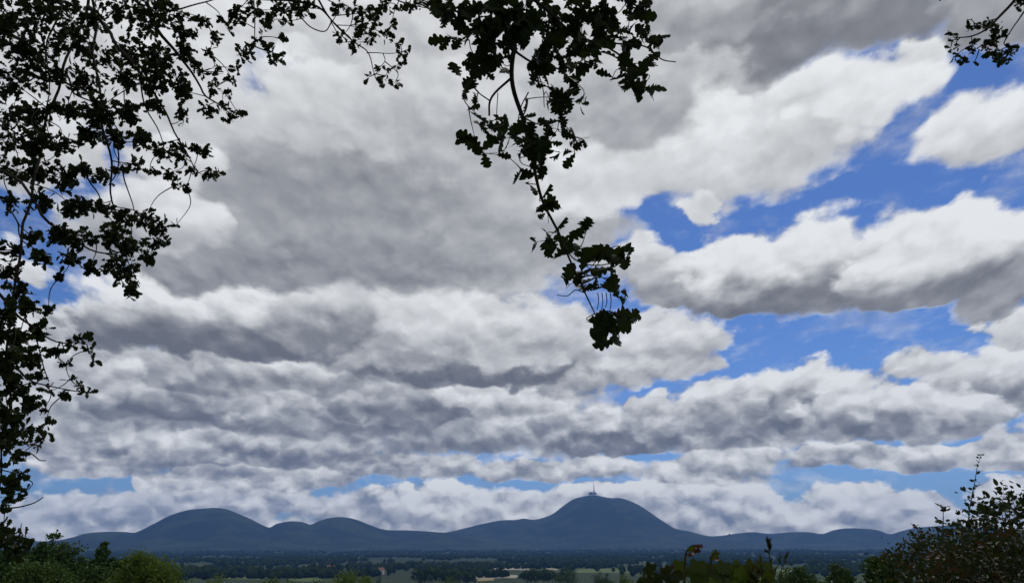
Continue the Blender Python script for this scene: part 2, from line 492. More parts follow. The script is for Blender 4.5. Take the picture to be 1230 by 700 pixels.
def mat_ground():
    m, N, out = mat_new('farmland')
    g = N.n('ShaderNodeNewGeometry')
    pos = g.outputs['Position']
    warp = N.v('SCALE', N.v('SUBTRACT', N.noise(pos, 0.002, 3.0, 0.5, out=1), (0.5, 0.5, 0.5)), scale=160.0)
    pw = N.v('MULTIPLY', N.v('ADD', pos, warp), (1, 1, 0))
    vor = N.n('ShaderNodeTexVoronoi', voronoi_dimensions='2D', feature='F1', distance='CHEBYCHEV')
    N._in(vor.inputs['Vector'], pw)
    vor.inputs['Scale'].default_value = 1 / 260.0
    vor.inputs['Randomness'].default_value = 0.85
    sc = N.n('ShaderNodeSeparateColor')
    N.t.links.new(vor.outputs['Color'], sc.inputs[0])
    rp = N.n('ShaderNodeValToRGB')
    cr = rp.color_ramp
    cr.interpolation = 'CONSTANT'
    cols = [(0.0, (0.032, 0.052, 0.018)), (0.22, (0.042, 0.064, 0.022)), (0.42, (0.056, 0.078, 0.026)), (0.58, (0.036, 0.058, 0.020)),
            (0.72, (0.055, 0.068, 0.028)), (0.82, (0.055, 0.052, 0.030)), (0.9, (0.046, 0.068, 0.022))]
    cr.elements[0].position, cr.elements[0].color = 0.0, (*cols[0][1], 1)
    cr.elements[1].position, cr.elements[1].color = cols[1][0], (*cols[1][1], 1)
    for p, c in cols[2:]:
        cr.elements.new(p).color = (*c, 1)
    N.t.links.new(sc.outputs[0], rp.inputs[0])
    fine = N.noise(pos, 0.35, 5.0, 0.65)
    mid = N.noise(pos, 0.012, 4.0, 0.6)
    col = N.mix(N.m('MULTIPLY', fine, 0.5), rp.outputs[0], (0.028, 0.045, 0.014, 1))
    wood = N.ss(N.noise(pos, 0.0016, 4.0, 0.6), 0.50, 0.56)
    col = N.mix(wood, col, N.mix(mid, (0.016, 0.026, 0.012, 1), (0.036, 0.054, 0.02, 1)))
    # the hill foot beyond the farmland is all forest
    ln = N.v('LENGTH', pos)
    fo = N.ss(N.m('ADD', ln, N.m('MULTIPLY', N.noise(pos, 0.0011, 3.0, 0.6), 2600.0)), 4300.0, 5300.0)
    col = N.mix(fo, col, N.mix(N.ss(N.noise(pos, 0.003, 5.0, 0.65), 0.35, 0.7), (0.020, 0.032, 0.016, 1), (0.042, 0.058, 0.024, 1)))
    p = N.n('ShaderNodeBsdfPrincipled')
    N._in(p.inputs['Base Color'], col)
    p.inputs['Roughness'].default_value = 0.95
    p.inputs['Specular IOR Level'].default_value = 0.1
    N.t.links.new(p.outputs[0], out.inputs[0])
    return m


def build_ground():
    radii = [0.0]
    r = 1.5
    while r < 14500:
        radii.append(r)
        r = r * 1.07 + 0.4
    radii.append(14500)
    na = 220
    vs = [(0, 0, ground_z(0, 0))]
    fs = []
    for r in radii[1:]:
        for k in range(na):
            a = 2 * math.pi * k / na
            x, y = r * math.sin(a), r * math.cos(a)
            vs.append((x, y, ground_z(x, y)))
    for k in range(na):
        fs.append((0, 1 + (k + 1) % na, 1 + k))
    for i in range(len(radii) - 2):
        for k in range(na):
            a, b = 1 + i * na + k, 1 + i * na + (k + 1) % na
            fs.append((a, b, b + na, a + na))
    mb = MB()
    mb.add(vs, fs)
    o = mb.build('ground', mat_ground(), smooth=True)
    tag(o, kind='structure')


build_ground()


def mat_hill():
    m, N, out = mat_new('forested_hill')
    g = N.n('ShaderNodeNewGeometry')
    pos = g.outputs['Position']
    nz = N.noise(pos, 0.0028, 7.0, 0.62, dim='3D')
    fine = N.noise(pos, 0.02, 5.0, 0.6, dim='3D')
    col = N.mix(N.ss(nz, 0.44, 0.60), (0.016, 0.028, 0.018, 1), (0.044, 0.062, 0.032, 1))
    col = N.mix(N.ss(fine, 0.3, 0.75), N.mix(1.0, col, (0.6, 0.62, 0.6, 1), 'MULTIPLY'), col)
    p = N.n('ShaderNodeBsdfPrincipled')
    N._in(p.inputs['Base Color'], col)
    p.inputs['Roughness'].default_value = 0.95
    p.inputs['Specular IOR Level'].default_value = 0.1
    bp = N.n('ShaderNodeBump')
    bp.inputs['Strength'].default_value = 0.7
    bp.inputs['Distance'].default_value = 25.0
    N._in(bp.inputs['Height'], fine)
    N.t.links.new(bp.outputs[0], p.inputs['Normal'])
    N.t.links.new(p.outputs[0], out.inputs[0])
    return m


HILLM = mat_hill()


def interp(pts, x):
    """monotone-ish smooth interpolation of a skyline"""
    if x <= pts[0][0]:
        return pts[0][1]
    if x >= pts[-1][0]:
        return pts[-1][1]
    for i in range(len(pts) - 1):
        if pts[i][0] <= x <= pts[i + 1][0]:
            p0 = pts[max(i - 1, 0)]
            p1, p2 = pts[i], pts[i + 1]
            p3 = pts[min(i + 2, len(pts) - 1)]
            h = p2[0] - p1[0]
            m1 = (p2[1] - p0[1]) / max(1e-6, p2[0] - p0[0])
            m2 = (p3[1] - p1[1]) / max(1e-6, p3[0] - p1[0])
            t = (x - p1[0]) / h
            return ((2 * t ** 3 - 3 * t * t + 1) * p1[1] + (t ** 3 - 2 * t * t + t) * h * m1 + (-2 * t ** 3 + 3 * t * t) * p2[1] + (t ** 3 - t * t) * h * m2)


def build_hill(sky, dist, half, seed):
    x0, x1 = sky[0][0], sky[-1][0]
    ncol = int((x1 - x0) / 1.6)
    nrow = 46
    vs, fs = [], []
    for i in range(ncol + 1):
        px = x0 + (x1 - x0) * i / ncol
        py = interp(sky, px)
        edge = min(1.0, i / 14.0, (ncol - i) / 14.0)
        top = at(px, py, dist)
        a = math.atan2(top.x, top.y)
        jit = 350.0 * mnoise.noise(Vector((a * 9.0, seed, 0.3)))
        for j in range(nrow + 1):
            t = -1 + 2 * j / nrow
            r = dist + t * half + jit * (1 - t * t)
            x, y = r * math.sin(a), r * math.cos(a)
            gz = ground_z(x, y)
            H = (top.z - ground_z(top.x, top.y)) * edge
            p = max(0.0, (math.exp(-(t * 1.75) ** 2) - 0.047) / 0.953)
            gul = mnoise.fractal(Vector((x / 520.0, y / 520.0, seed)), 0.9, 2.1, 5)
            h = H * p * (1 + 0.22 * gul * (1 - p) * 1.2 + 0.010 * gul)
            vs.append((x, y, gz - 3.0 + h))
    for i in range(ncol):
        for j in range(nrow):
            a = i * (nrow + 1) + j
            fs.append((a, a + nrow + 1, a + nrow + 2, a + 1))
    mb = MB()
    mb.add(vs, fs)
    o = mb.build('hill', HILLM, smooth=True)
    tag(o, kind='structure')
    return o


SKY_LEFT = [(-260, 654), (-160, 649), (-60, 647), (20, 648), (60, 649), (85, 645), (103, 640), (125, 638), (150, 638), (163, 638.5), (185, 628), (205, 617.5),
            (225, 611.5), (245, 609.3), (262, 609.3), (275, 612), (300, 622.5), (323, 633), (332, 629), (350, 626), (364, 627), (373, 629.5), (385, 624.5),
            (400, 620.5), (413, 620), (428, 623), (445, 629.5), (462, 635), (490, 636), (520, 637.8), (545, 640), (600, 647), (660, 654)]
SKY_MAIN = [(470, 652), (505, 644), (540, 638), (560, 633), (580, 628), (600, 624.3), (620, 623.5), (629, 622), (640, 623.5), (652, 621), (664, 616), (677, 606), (689, 598),
            (702, 594.5), (712, 592.8), (722, 594.5), (733, 596.5), (746, 597), (758, 601), (770, 607), (785, 617.5), (800, 627.5), (811, 634), (828, 637.5), (850, 643), (900, 650), (940, 654)]
SKY_RIGHT = [(760, 653), (800, 646), (835, 642), (855, 643.5), (870, 642.5), (888, 640), (905, 638.6), (925, 640.5), (948, 639), (970, 638.6), (988, 640.5), (1000, 636.5),
             (1015, 634), (1035, 634), (1055, 636), (1069, 640.5), (1082, 637), (1100, 633), (1125, 631), (1150, 631), (1180, 633), (1230, 637), (1300, 642), (1420, 654)]
build_hill(SKY_LEFT, 8600.0, 1900.0, 3.1)
main_hill = build_hill(SKY_MAIN, 9900.0, 2300.0, 7.7)
build_hill(SKY_RIGHT, 11200.0, 2000.0, 12.3)

# a few pale and bright fields that stand out of the farmland, laid on the ground
def field(x0, x1, y0, y1, mat):
    nx, ny = 10, 6
    vs, fs = [], []
    def hit(px, py):
        v = ray(px, py)
        d = 400.0
        while d < 9000:
            p = at(px, py, d)
            if p.z <= ground_z(p.x, p.y):
                return p
            d *= 1.003
        return at(px, py, 9000)
    for j in range(ny + 1):
        for i in range(nx + 1):
            u, v = i / nx, j / ny
            p = hit(x0 + (x1 - x0) * u + 2.0 * math.sin(3 * v + x0), y0 + (y1 - y0) * v + 0.35 * math.sin(5 * u + x0))
            vs.append((p.x, p.y, ground_z(p.x, p.y) + 0.6))
    for j in range(ny):
        for i in range(nx):
            a = j * (nx + 1) + i
            fs.append((a, a + 1, a + nx + 2, a + nx + 1))
    mb = MB()
    mb.add(vs, fs)
    tag(mb.build('field', mat, smooth=True), kind='structure')


M['stubble'] = mat_rough('stubble_field', (0.28, 0.26, 0.20), (0.36, 0.34, 0.27), 0.05)
M['straw'] = mat_rough('straw_field', (0.26, 0.21, 0.11), (0.32, 0.26, 0.14), 0.05)
M['pasture'] = mat_rough('pasture', (0.075, 0.115, 0.03), (0.10, 0.14, 0.04), 0.03)
field(606, 637, 682.0, 684.6, M['stubble'])
field(590, 598, 682.4, 684.2, M['stubble'])
field(657, 671, 682.4, 684.4, M['stubble'])
field(566, 620, 690.6, 694.6, M['stubble'])
field(572, 592, 694.9, 697.5, M['straw'])
field(694, 772, 683.2, 688.0, M['pasture'])
field(676, 692, 672.4, 674.4, M['stubble'])
field(905, 960, 683.0, 687.5, M['pasture'])
field(268, 312, 692.0, 696.0, M['pasture'])
field(345, 385, 694.0, 698.0, M['pasture'])
field(740, 790, 673.2, 674.8, M['pasture'])


# ------------------------------------------------------------------ haze: even air round everything
def build_haze():
    me = bpy.data.meshes.new('haze')
    bm = bmesh.new()
    bmesh.ops.create_cube(bm, size=1.0)
    bm.to_mesh(me)
    bm.free()
    o = bpy.data.objects.new('haze', me)
    lo, hi = -72.0, 850.0
    o.location = (0, 0, (lo + hi) / 2)
    o.scale = (30000, 30000, hi - lo)
    m, N, out = mat_new('haze_air')
    pv = N.n('ShaderNodeVolumePrincipled')
    pv.inputs['Color'].default_value = (0.20, 0.44, 1.0, 1)
    pv.inputs['Density'].default_value = HAZE
    pv.inputs['Anisotropy'].default_value = 0.0
    N.t.links.new(pv.outputs[0], out.inputs['Volume'])
    me.materials.append(m)
    C.objects.link(o)
    tag(o, kind='stuff')


HAZE = 5.5e-5
build_haze()


# ------------------------------------------------------------------ far woodland: thousands of crowns nobody could count
def ico(sub):
    bm = bmesh.new()
    bmesh.ops.create_icosphere(bm, subdivisions=sub, radius=1.0)
    v = np.array([tuple(q.co) for q in bm.verts])
    f = [tuple(q.index for q in fc.verts) for fc in bm.faces]
    bm.free()
    return v, f


ICO1, ICO2 = ico(1), ico(2)


def lump(mb, c, rx, rz, tpl, rough=0.28):
    v, f = tpl
    k = 1 + rough * (rng.random(len(v)) - 0.5) * 2
    a = rng.random() * 6.28
    ca, sa = math.cos(a), math.sin(a)
    w = v * k[:, None]
    w = np.stack([w[:, 0] * ca - w[:, 1] * sa, w[:, 0] * sa + w[:, 1] * ca, w[:, 2]], 1)
    mb.add(w * np.array([rx, rx, rz]) + np.array(c), f)


def build_woodland():
    mb = MB()
    cnt = 0
    for _ in range(90000):
        r = 1500.0 * (7600.0 / 1500.0) ** rng.random()
        a = rad(-40 + 80 * rng.random())
        x, y = r * math.sin(a), r * math.cos(a)
        n = mnoise.fractal(Vector((x / 380.0, y / 640.0, 4.2)), 0.8, 2.0, 4)
        hedge = abs(mnoise.noise(Vector((x / 420.0, y / 300.0, 9.1))))
        thr = 0.10 - 0.36 * sstep(2600, 5200, r)
        if not (n > thr or hedge < 0.016):
            continue
        # the open fields stay open
        p = Vector((x, y, ground_z(x, y) + 2)) - EYE
        px = 615 + FPX * p.x / (p.y * math.cos(rad(PITCH)) + p.z * math.sin(rad(PITCH)))
        py = 654 - FPX * p.z / p.y * 1.0
        if (562 < px < 624 and 688 < py < 699) or (585 < px < 675 and 681 < py < 687) or (690 < px < 775 and 682 < py < 690) or (900 < px < 965 and 682 < py < 692):
            if rng.random() < 0.96:
                continue
        h = 9 + 9 * rng.random()
        w = h * (0.42 + 0.2 * rng.random()) * (1 + 0.9 * sstep(2500, 5500, r))
        z = ground_z(x, y)
        lump(mb, (x, y, z + h * 0.5), w, h * 0.55, ICO1)
        if r < 2600:
            for _k in range(2):
                lump(mb, (x + w * (rng.random() - 0.5) * 1.3, y + w * (rng.random() - 0.5), z + h * (0.3 + 0.5 * rng.random())), w * 0.62, h * 0.33, ICO1)
        cnt += 1
        if cnt > 9500:
            break
    o = mb.build('woodland', M['wood_dark'], smooth=True)
    tag(o, kind='stuff')


build_woodland()


# ------------------------------------------------------------------ summit station on the main hill
def build_summit():
    p = at(713, 592.4, 9900.0)
    z0 = p.z - 14
    t = empty('summit_station', (p.x, p.y, z0), 'low grey station buildings on the summit of the tallest hill', 'building')
    b = MB(); b.box((p.x - 32, p.y, z0 + 15), (40, 30, 28)); b.build('wall', M['stone'], t)
    b = MB(); b.box((p.x + 14, p.y + 4, z0 + 13), (40, 26, 26)); b.build('wall', M['stone'], t)
    b = MB(); b.box((p.x - 62, p.y, z0 + 9), (14, 20, 18)); b.build('annex', M['stone'], t)
    b = MB(); b.box((p.x - 32, p.y, z0 + 30.6), (44, 34, 3)); b.build('roof', M['steel'], t)
    b = MB(); b.box((p.x + 14, p.y + 4, z0 + 27.1), (43, 29, 2)); b.build('roof', M['steel'], t)
    for i in range(4):
        b = MB(); b.box((p.x - 46 + i * 9.5, p.y - 15.3, z0 + 24), (5, 0.8, 7)); b.build('window', M['glass_dark'], t)
    q = (p.x + 4, p.y - 24)
    a = empty('antenna_mast', (q[0], q[1], z0), 'tall thin broadcast mast rising above the summit of the tallest hill', 'antenna')
    b = MB(); b.tube([(q[0], q[1], z0), (q[0], q[1], z0 + 70)], [7.5, 6.0], 10); b.build('shaft', M['stone'], a)
    b = MB(); b.tube([(q[0], q[1], z0 + 70.01), (q[0], q[1], z0 + 110), (q[0], q[1], z0 + 146)], [4.5, 3.6, 1.8], 8); b.build('upper_mast', M['steel'], a)
    for hh in (52, 72):
        b = MB(); b.tube([(q[0], q[1], z0 + hh), (q[0], q[1], z0 + hh + 3)], [10.5, 10.5], 12); b.build('platform', M['steel'], a)


build_summit()


# ------------------------------------------------------------------ houses far down on the plain
def house(px, py, dist, w, label):
    p = at(px, py, dist)
    x, y, z = p.x, p.y, ground_z(p.x, p.y)
    t = empty('farmhouse', (x, y, z), label, 'house', 'pale houses scattered over the plain')
    d, h = w * 0.6, w * 0.42
    b = MB(); b.box((x, y, z + h / 2), (w, d, h)); b.build('wall', M['masonry'], t)
    b = MB()
    b.add([(x - w / 2 - .4, y - d / 2 - .4, z + h), (x + w / 2 + .4, y - d / 2 - .4, z + h), (x + w / 2 + .4, y + d / 2 + .4, z + h), (x - w / 2 - .4, y + d / 2 + .4, z + h), (x - w / 2 - .4, y, z + h + d * .38), (x + w / 2 + .4, y, z + h + d * .38)],
          [(0, 1, 5, 4), (2, 3, 4, 5), (0, 4, 3), (1, 2, 5), (3, 2, 1, 0)])
    rf = b.build('roof', M['roof'], t)
    b = MB(); b.box((x + w * .28, y + d * .1, z + h + d * .42), (1.1, 1.1, 2.2)); b.build('chimney', M['masonry'], rf)
    for i in range(3):
        b = MB(); b.box((x - w * .3 + i * w * .3, y - d / 2 - .04, z + h * .55), (1.3, 0.12, 1.6)); b.build('window', M['glass_dark'], t)
    b = MB(); b.box((x + w * .15, y - d / 2 - .05, z + 1.1), (1.2, 0.14, 2.15)); b.build('door', M['roof'], t)


house(397, 684.4, 2150.0, 19, 'bright white farmhouse among dark woods below the gap between the two left domes')
house(455, 688.2, 1750.0, 22, 'wide pale farmhouse behind a small dark tree on the plain')
house(402, 683.6, 2230.0, 13, 'small white outbuilding just right of the bright white farmhouse')
house(688, 683.6, 2300.0, 14, 'small pale house at the left end of the bright green pasture')


# ------------------------------------------------------------------ trees
def leaf_quads(mb, pts, size, var=0.5, up=0.0, tpl=None):
    """little pointed leaf clumps scattered at pts with random attitude"""
    n = len(pts)
    if n == 0:
        return
    T = np.array([(0, -0.5, 0), (0.32, -0.12, 0.06), (0.26, 0.25, 0.05), (0, 0.55, -0.04), (-0.27, 0.2, 0.05), (-0.33, -0.15, 0.06)]) if tpl is None else tpl
    d = rng.normal(size=(n, 3)); d[:, 2] += up
    d /= np.linalg.norm(d, axis=1)[:, None]
    e = rng.normal(size=(n, 3))
    e -= d * (e * d).sum(1)[:, None]
    e /= np.linalg.norm(e, axis=1)[:, None]
    f = np.cross(d, e)
    s = size * (1 + var * (rng.random(n) - 0.5) * 2)
    k = len(T)
    V = (T[None, :, 0, None] * e[:, None, :] + T[None, :, 1, None] * f[:, None, :] + T[None, :, 2, None] * d[:, None, :]) * s[:, None, None] + pts[:, None, :]
    faces = [(0, 1, 2, 3), (0, 3, 4, 5)]
    mb.v.append(V.reshape(-1, 3))
    base = mb.n
    mb.f.extend([tuple(base + i * k + q for q in fc) for i in range(n) for fc in faces])
    mb.n += n * k


def crown_points(c, rx, ry, rz, nclump, per, cr, flat=0.75):
    """clumps of leaves sitting mostly on the outside of a lumpy crown"""
    out = []
    for _ in range(nclump):
        d = rng.normal(size=3)
        d /= np.linalg.norm(d)
        if d[2] < -0.5:
            d[2] *= -0.6
        rr = (0.45 + 0.55 * rng.random() ** 0.45)
        bump = 1 + 0.14 * mnoise.noise(Vector((d[0] * 1.9 + c[0], d[1] * 1.9 + c[1], d[2] * 1.9)))
        cc = np.array(c) + d * rr * bump * np.array([rx, ry, rz])
        m = int(per * (0.5 + rng.random()))
        q = rng.normal(size=(m, 3)) * 0.5
        out.append(cc + q * cr * (0.6 + 0.8 * rng.random()) * np.array([1, 1, flat]))
    return np.concatenate(out)


def tree(name, label, px, top, halfw, dist, mat, group=None, leaf=0.222, nclump=105, per=60, low=0.28, base_z=None, cat='tree'):
    """a broadleaf tree whose top shows at (px, top) and whose crown is halfw pixels wide to each side"""
    tp = at(px, top, dist)
    slant = (tp - EYE).length
    w = halfw * slant / FPX * 0.94
    x, y = tp.x, tp.y
    z0 = ground_z(x, y) if base_z is None else base_z
    H = tp.z - z0
    t = empty(name, (x, y, z0), label, cat, group)
    mb = MB()
    lean = (rng.random(2) - 0.5) * 0.06 * H
    r0 = max(0.06, 0.022 * H)
    mb.tube([(x, y, z0 - 0.3), (x + lean[0] * .3, y + lean[1] * .3, z0 + H * .3), (x + lean[0], y + lean[1], z0 + H * .62), (x, y, z0 + H * .9)], [r0 * 1.25, r0, r0 * .6, r0 * .15], 8)
    for k in range(7):
        a = k * 2.4 + rng.random()
        h0 = H * (low + 0.08 * k)
        L = w * (0.8 - 0.05 * k)
        s = Vector((x + lean[0] * .6, y + lean[1] * .6, z0 + h0))
        e = s + Vector((math.cos(a) * L, math.sin(a) * L, L * 0.7))
        mb.tube([s, s.lerp(e, .5) + Vector((0, 0, -0.06 * L)), e], [r0 * .4, r0 * .25, r0 * .07], 5)
    mb.build('trunk', M['bark'], t)
    cz0, cz1 = z0 + H * low * 0.75, tp.z
    mb = MB()
    pts = crown_points((x, y, (cz0 + cz1) / 2), w, w, (cz1 - cz0) / 2 * 0.94, nclump, per, w * 0.26)
    leaf_quads(mb, pts, leaf, up=0.4)
    mb.build('crown', mat, t)
    return t


G1 = 'dark trees of the wide clump at the edge of the plain'
for px, top, hw in ((504, 681.5, 9), (516, 679.5, 10), (528, 680, 10), (541, 682.5, 10), (553, 684.5, 10), (563, 686, 8)):
    tree('plain_tree', 'dark broadleaf tree in the row left of the pale strips of field', px, top, hw, 1150.0, M['tree_dark'], G1, leaf=1.92, nclump=60, per=29, low=0.1)
for px, top, hw in ((632, 684.5, 8), (642, 682.5, 9), (653, 682, 9), (663, 684.5, 8)):
    tree('plain_tree', 'dark broadleaf tree of the round clump right of the pale strips of field', px, top, hw, 1150.0, M['tree_dark'], 'dark trees of the round clump right of the pale strips', leaf=1.78, nclump=60, per=29, low=0.1)
tree('plain_tree', 'pale green round tree in front of the wide dark clump', 540, 692.0, 14, 620.0, M['tree_mid'], leaf=0.74, nclump=75, per=33, low=0.1)
tree('plain_tree', 'soft green tree between the round dark clump and the bright pasture', 681, 683.5, 13, 900.0, M['tree_mid'], leaf=1.33, nclump=67, per=32, low=0.1)
tree('plain_tree', 'round dark green tree standing before the bright pasture', 723, 684.0, 13, 520.0, M['tree_dark'], leaf=0.666, nclump=90, per=40, low=0.1)
tree('plain_tree', 'yellowish green tree right of the round dark green one before the pasture', 752, 686.5, 12, 430.0, M['tree_light'], leaf=0.555, nclump=90, per=40, low=0.1)
tree('plain_tree', 'slim dark tree at the right end of the bright pasture', 772, 684.0, 8, 700.0, M['tree_dark'], leaf=0.888, nclump=60, per=32, low=0.1)
tree('plain_tree', 'dull green round tree at the bottom edge left of the bright green dome', 332, 687.5, 22, 260.0, M['tree_mid'], leaf=0.407, nclump=120, per=54, low=0.1)
tree('plain_tree', 'bright green dome of a tree at the bottom edge left of centre', 427, 683.5, 29, 210.0, M['tree_light'], leaf=0.37, nclump=165, per=60, low=0.1)
tree('plain_tree', 'small dark tree in front of the wide pale farmhouse', 455, 692.0, 4.5, 900.0, M['tree_dark'], leaf=0.962, nclump=33, per=24, low=0.15)
tree('plain_tree', 'light green bush crown at the bottom edge beside the big bright tree on the left', 262, 691, 27, 170.0, M['tree_light'], leaf=0.311, nclump=120, per=54, low=0.1)
tree('plain_tree', 'soft dark bush crown at the bottom edge below the white farmhouse', 383, 694.5, 17, 300.0, M['tree_mid'], leaf=0.444, nclump=75, per=40, low=0.1)

# the belt of trees at the left
tree('belt_tree', 'dark leafy tree with a gappy round top, tallest at the left beside the oak branch', 60, 638.0, 19, 78.0, M['tree_dark'], leaf=0.189, nclump=180, per=61)
tree('belt_tree', 'dark green tree sloping down behind the gappy tall one at the left', 90, 650.0, 26, 86.0, M['tree_dark'], leaf=0.214, nclump=202, per=66)
tree('belt_tree', 'small upright tree with a knobbly top between the dark slope and the bright bush', 127, 650.5, 13, 70.0, M['tree_dark'], leaf=0.176, nclump=112, per=61)
tree('belt_tree', 'low dark tree just left of the bright rounded tree', 146, 667.0, 16, 64.0, M['tree_dark'], leaf=0.176, nclump=135, per=61)
tree('belt_tree', 'bright yellow-green rounded tree at the right end of the left tree belt', 182, 662.5, 37, 48.0, M['tree_light'], leaf=0.107, nclump=517, per=89, low=0.08)
tree('belt_tree', 'olive green rounded tree low in the left corner', 52, 672.0, 38, 42.0, M['tree_mid'], leaf=0.1, nclump=450, per=81, low=0.08)
tree('belt_tree', 'deep green tree low between the olive crown and the bright rounded one', 116, 677.0, 34, 56.0, M['tree_dark'], leaf=0.151, nclump=315, per=73, low=0.08)
tree('belt_tree', 'dark tree at the far left edge behind the hanging oak leaves', 12, 645.0, 28, 60.0, M['tree_dark'], leaf=0.163, nclump=202, per=66)

# the bushes right of centre
tree('field_bush', 'dark green bush behind the grass spike, left of the pointed bush', 960, 678.5, 26, 62.0, M['tree_dark'], leaf=0.139, nclump=292, per=66, low=0.08, cat='bush')
tree('field_bush', 'pointed dark bush standing left of the bramble hedge', 1006, 671.0, 18, 55.0, M['tree_dark'], leaf=0.126, nclump=247, per=61, low=0.08, cat='bush')
tree('field_bush', 'low soft green bush at the bottom edge between grass spike and pointed bush', 938, 685.0, 20, 80.0, M['tree_mid'], leaf=0.163, nclump=202, per=59, low=0.08, cat='bush')
tree('field_bush', 'leafy dark bush rising from the bushes into the left end of the bramble hedge', 1058, 660.5, 28, 24.0, M['tree_dark'], leaf=0.0692, nclump=405, per=70, low=0.06, cat='bush')
tree('field_bush', 'low dark bush behind the vine leaves at the bottom edge', 850, 676.5, 30, 90.0, M['tree_dark'], leaf=0.189, nclump=202, per=59, low=0.08, cat='bush')


# ------------------------------------------------------------------ the oak the picture is taken under
# half outlines of a leaf: a stalk, then a wedge with rounded lobes that widens towards the blunt tip
_HALF = [(-0.13, .006), (0.0, .010), (.09, .05), (.16, .125), (.225, .14), (.265, .10), (.30, .095), (.35, .19), (.42, .25), (.475, .215), (.50, .15), (.54, .185), (.595, .30),
         (.68, .335), (.735, .28), (.75, .195), (.79, .205), (.85, .245), (.92, .20), (.965, .12), (1.0, .06), (1.01, 0.0)]
_HALFB = [(-0.13, .006), (0.0, .010), (.10, .06), (.18, .10), (.245, .16), (.295, .145), (.325, .10), (.38, .15), (.45, .26), (.52, .27), (.56, .20), (.585, .17), (.63, .24),
          (.71, .32), (.775, .30), (.80, .21), (.83, .19), (.875, .225), (.925, .19), (.965, .13), (1.0, .06), (1.01, 0.0)]


def _leaf_tpl(fine):
    out = []
    for h in (_HALF, _HALFB):
        q = smooth_path([(x, y, 0) for x, y in h], 2) if fine else [Vector((x, y, 0)) for x, y in h]
        out.append(np.array([(v.x, max(0.0, v.y)) for v in q]))
    return out


_TPL = {True: _leaf_tpl(True), False: _leaf_tpl(False)}


def oak_leaves(mb, pos, axis, size, face=None, fine=False):
    """lobed leaves with a stalk, folded along the midrib and curled; axis = direction of each midrib"""
    n = len(pos)
    if n == 0:
        return
    axis = axis / np.linalg.norm(axis, axis=1)[:, None]
    nr = rng.normal(size=(n, 3)) + (0 if face is None else face)
    nr -= axis * (nr * axis).sum(1)[:, None]
    nr /= np.linalg.norm(nr, axis=1)[:, None]
    sd = np.cross(nr, axis)
    TA, TB = _TPL[fine]
    K = len(TA)
    fold = 0.10 + 0.5 * rng.random(n)
    curl = (rng.random(n) - 0.35) * 0.7
    twist = (rng.random(n) - 0.5) * 0.8
    wid = 0.82 + 0.4 * rng.random(n)
    V = np.zeros((n, K, 3, 3))
    for side, (tp, sg) in enumerate(((TA, -1), ((TA + TB) / 2, 0), (TB, 1))):
        jj = 1 + 0.2 * (rng.random((n, 1)) - 0.5)
        w = sg * tp[None, :, 1] * jj * wid[:, None]
        t = np.repeat(tp[None, :, 0], n, 0)
        h = np.abs(w) * fold[:, None] - curl[:, None] * t ** 2 * (t > 0) + w * twist[:, None] * t
        V[:, :, side, :] = (axis[:, None, :] * t[:, :, None] + sd[:, None, :] * w[:, :, None] + nr[:, None, :] * h[:, :, None]) * size[:, None, None] + pos[:, None, :]
    mb.v.append(V.reshape(-1, 3))
    fc = []
    for i in range(K - 1):
        a = i * 3
        fc += [(a, a + 1, a + 4, a + 3), (a + 1, a + 2, a + 5, a + 4)]
    base = mb.n
    mb.f.extend([tuple(base + i * K * 3 + q for q in f) for i in range(n) for f in fc])
    mb.n += n * K * 3


OAK_BASE = (-3.4, -1.6, 0.0)
oak = empty('oak_tree', OAK_BASE, 'spreading oak whose lobed leaves hang dark against the clouds across the top', 'tree')


def build_trunk():
    mb = MB()
    b = Vector(OAK_BASE)
    mb.tube(smooth_path([b + Vector((0, 0, -.3)), b + Vector((0.05, 0, .5)), b + Vector((0.1, .1, 2.2)), b + Vector((.25, .3, 4.4)), b + Vector((.3, .5, 7.5)), b + Vector((.2, .4, 11))], 4),
            list(np.interp(np.linspace(0, 1, 21), [0, .1, .3, .55, .8, 1], [.62, .47, .42, .36, .22, .05])), 14)
    mb.build('trunk', M['bark'], oak, smooth=True)


build_trunk()


def limb(mb, pts, r0, r1, per=6, sides=8, wob=0.0):
    P = smooth_path(pts, per)
    if wob:
        P = [p + Vector((mnoise.noise(p * 3.1), mnoise.noise(p * 3.1 + Vector((7, 1, 2))), mnoise.noise(p * 3.1 + Vector((3, 9, 4))))) * wob for p in P]
    n = len(P)
    mb.tube(P, [r0 + (r1 - r0) * (i / (n - 1)) ** 0.8 for i in range(n)], sides)
    return P


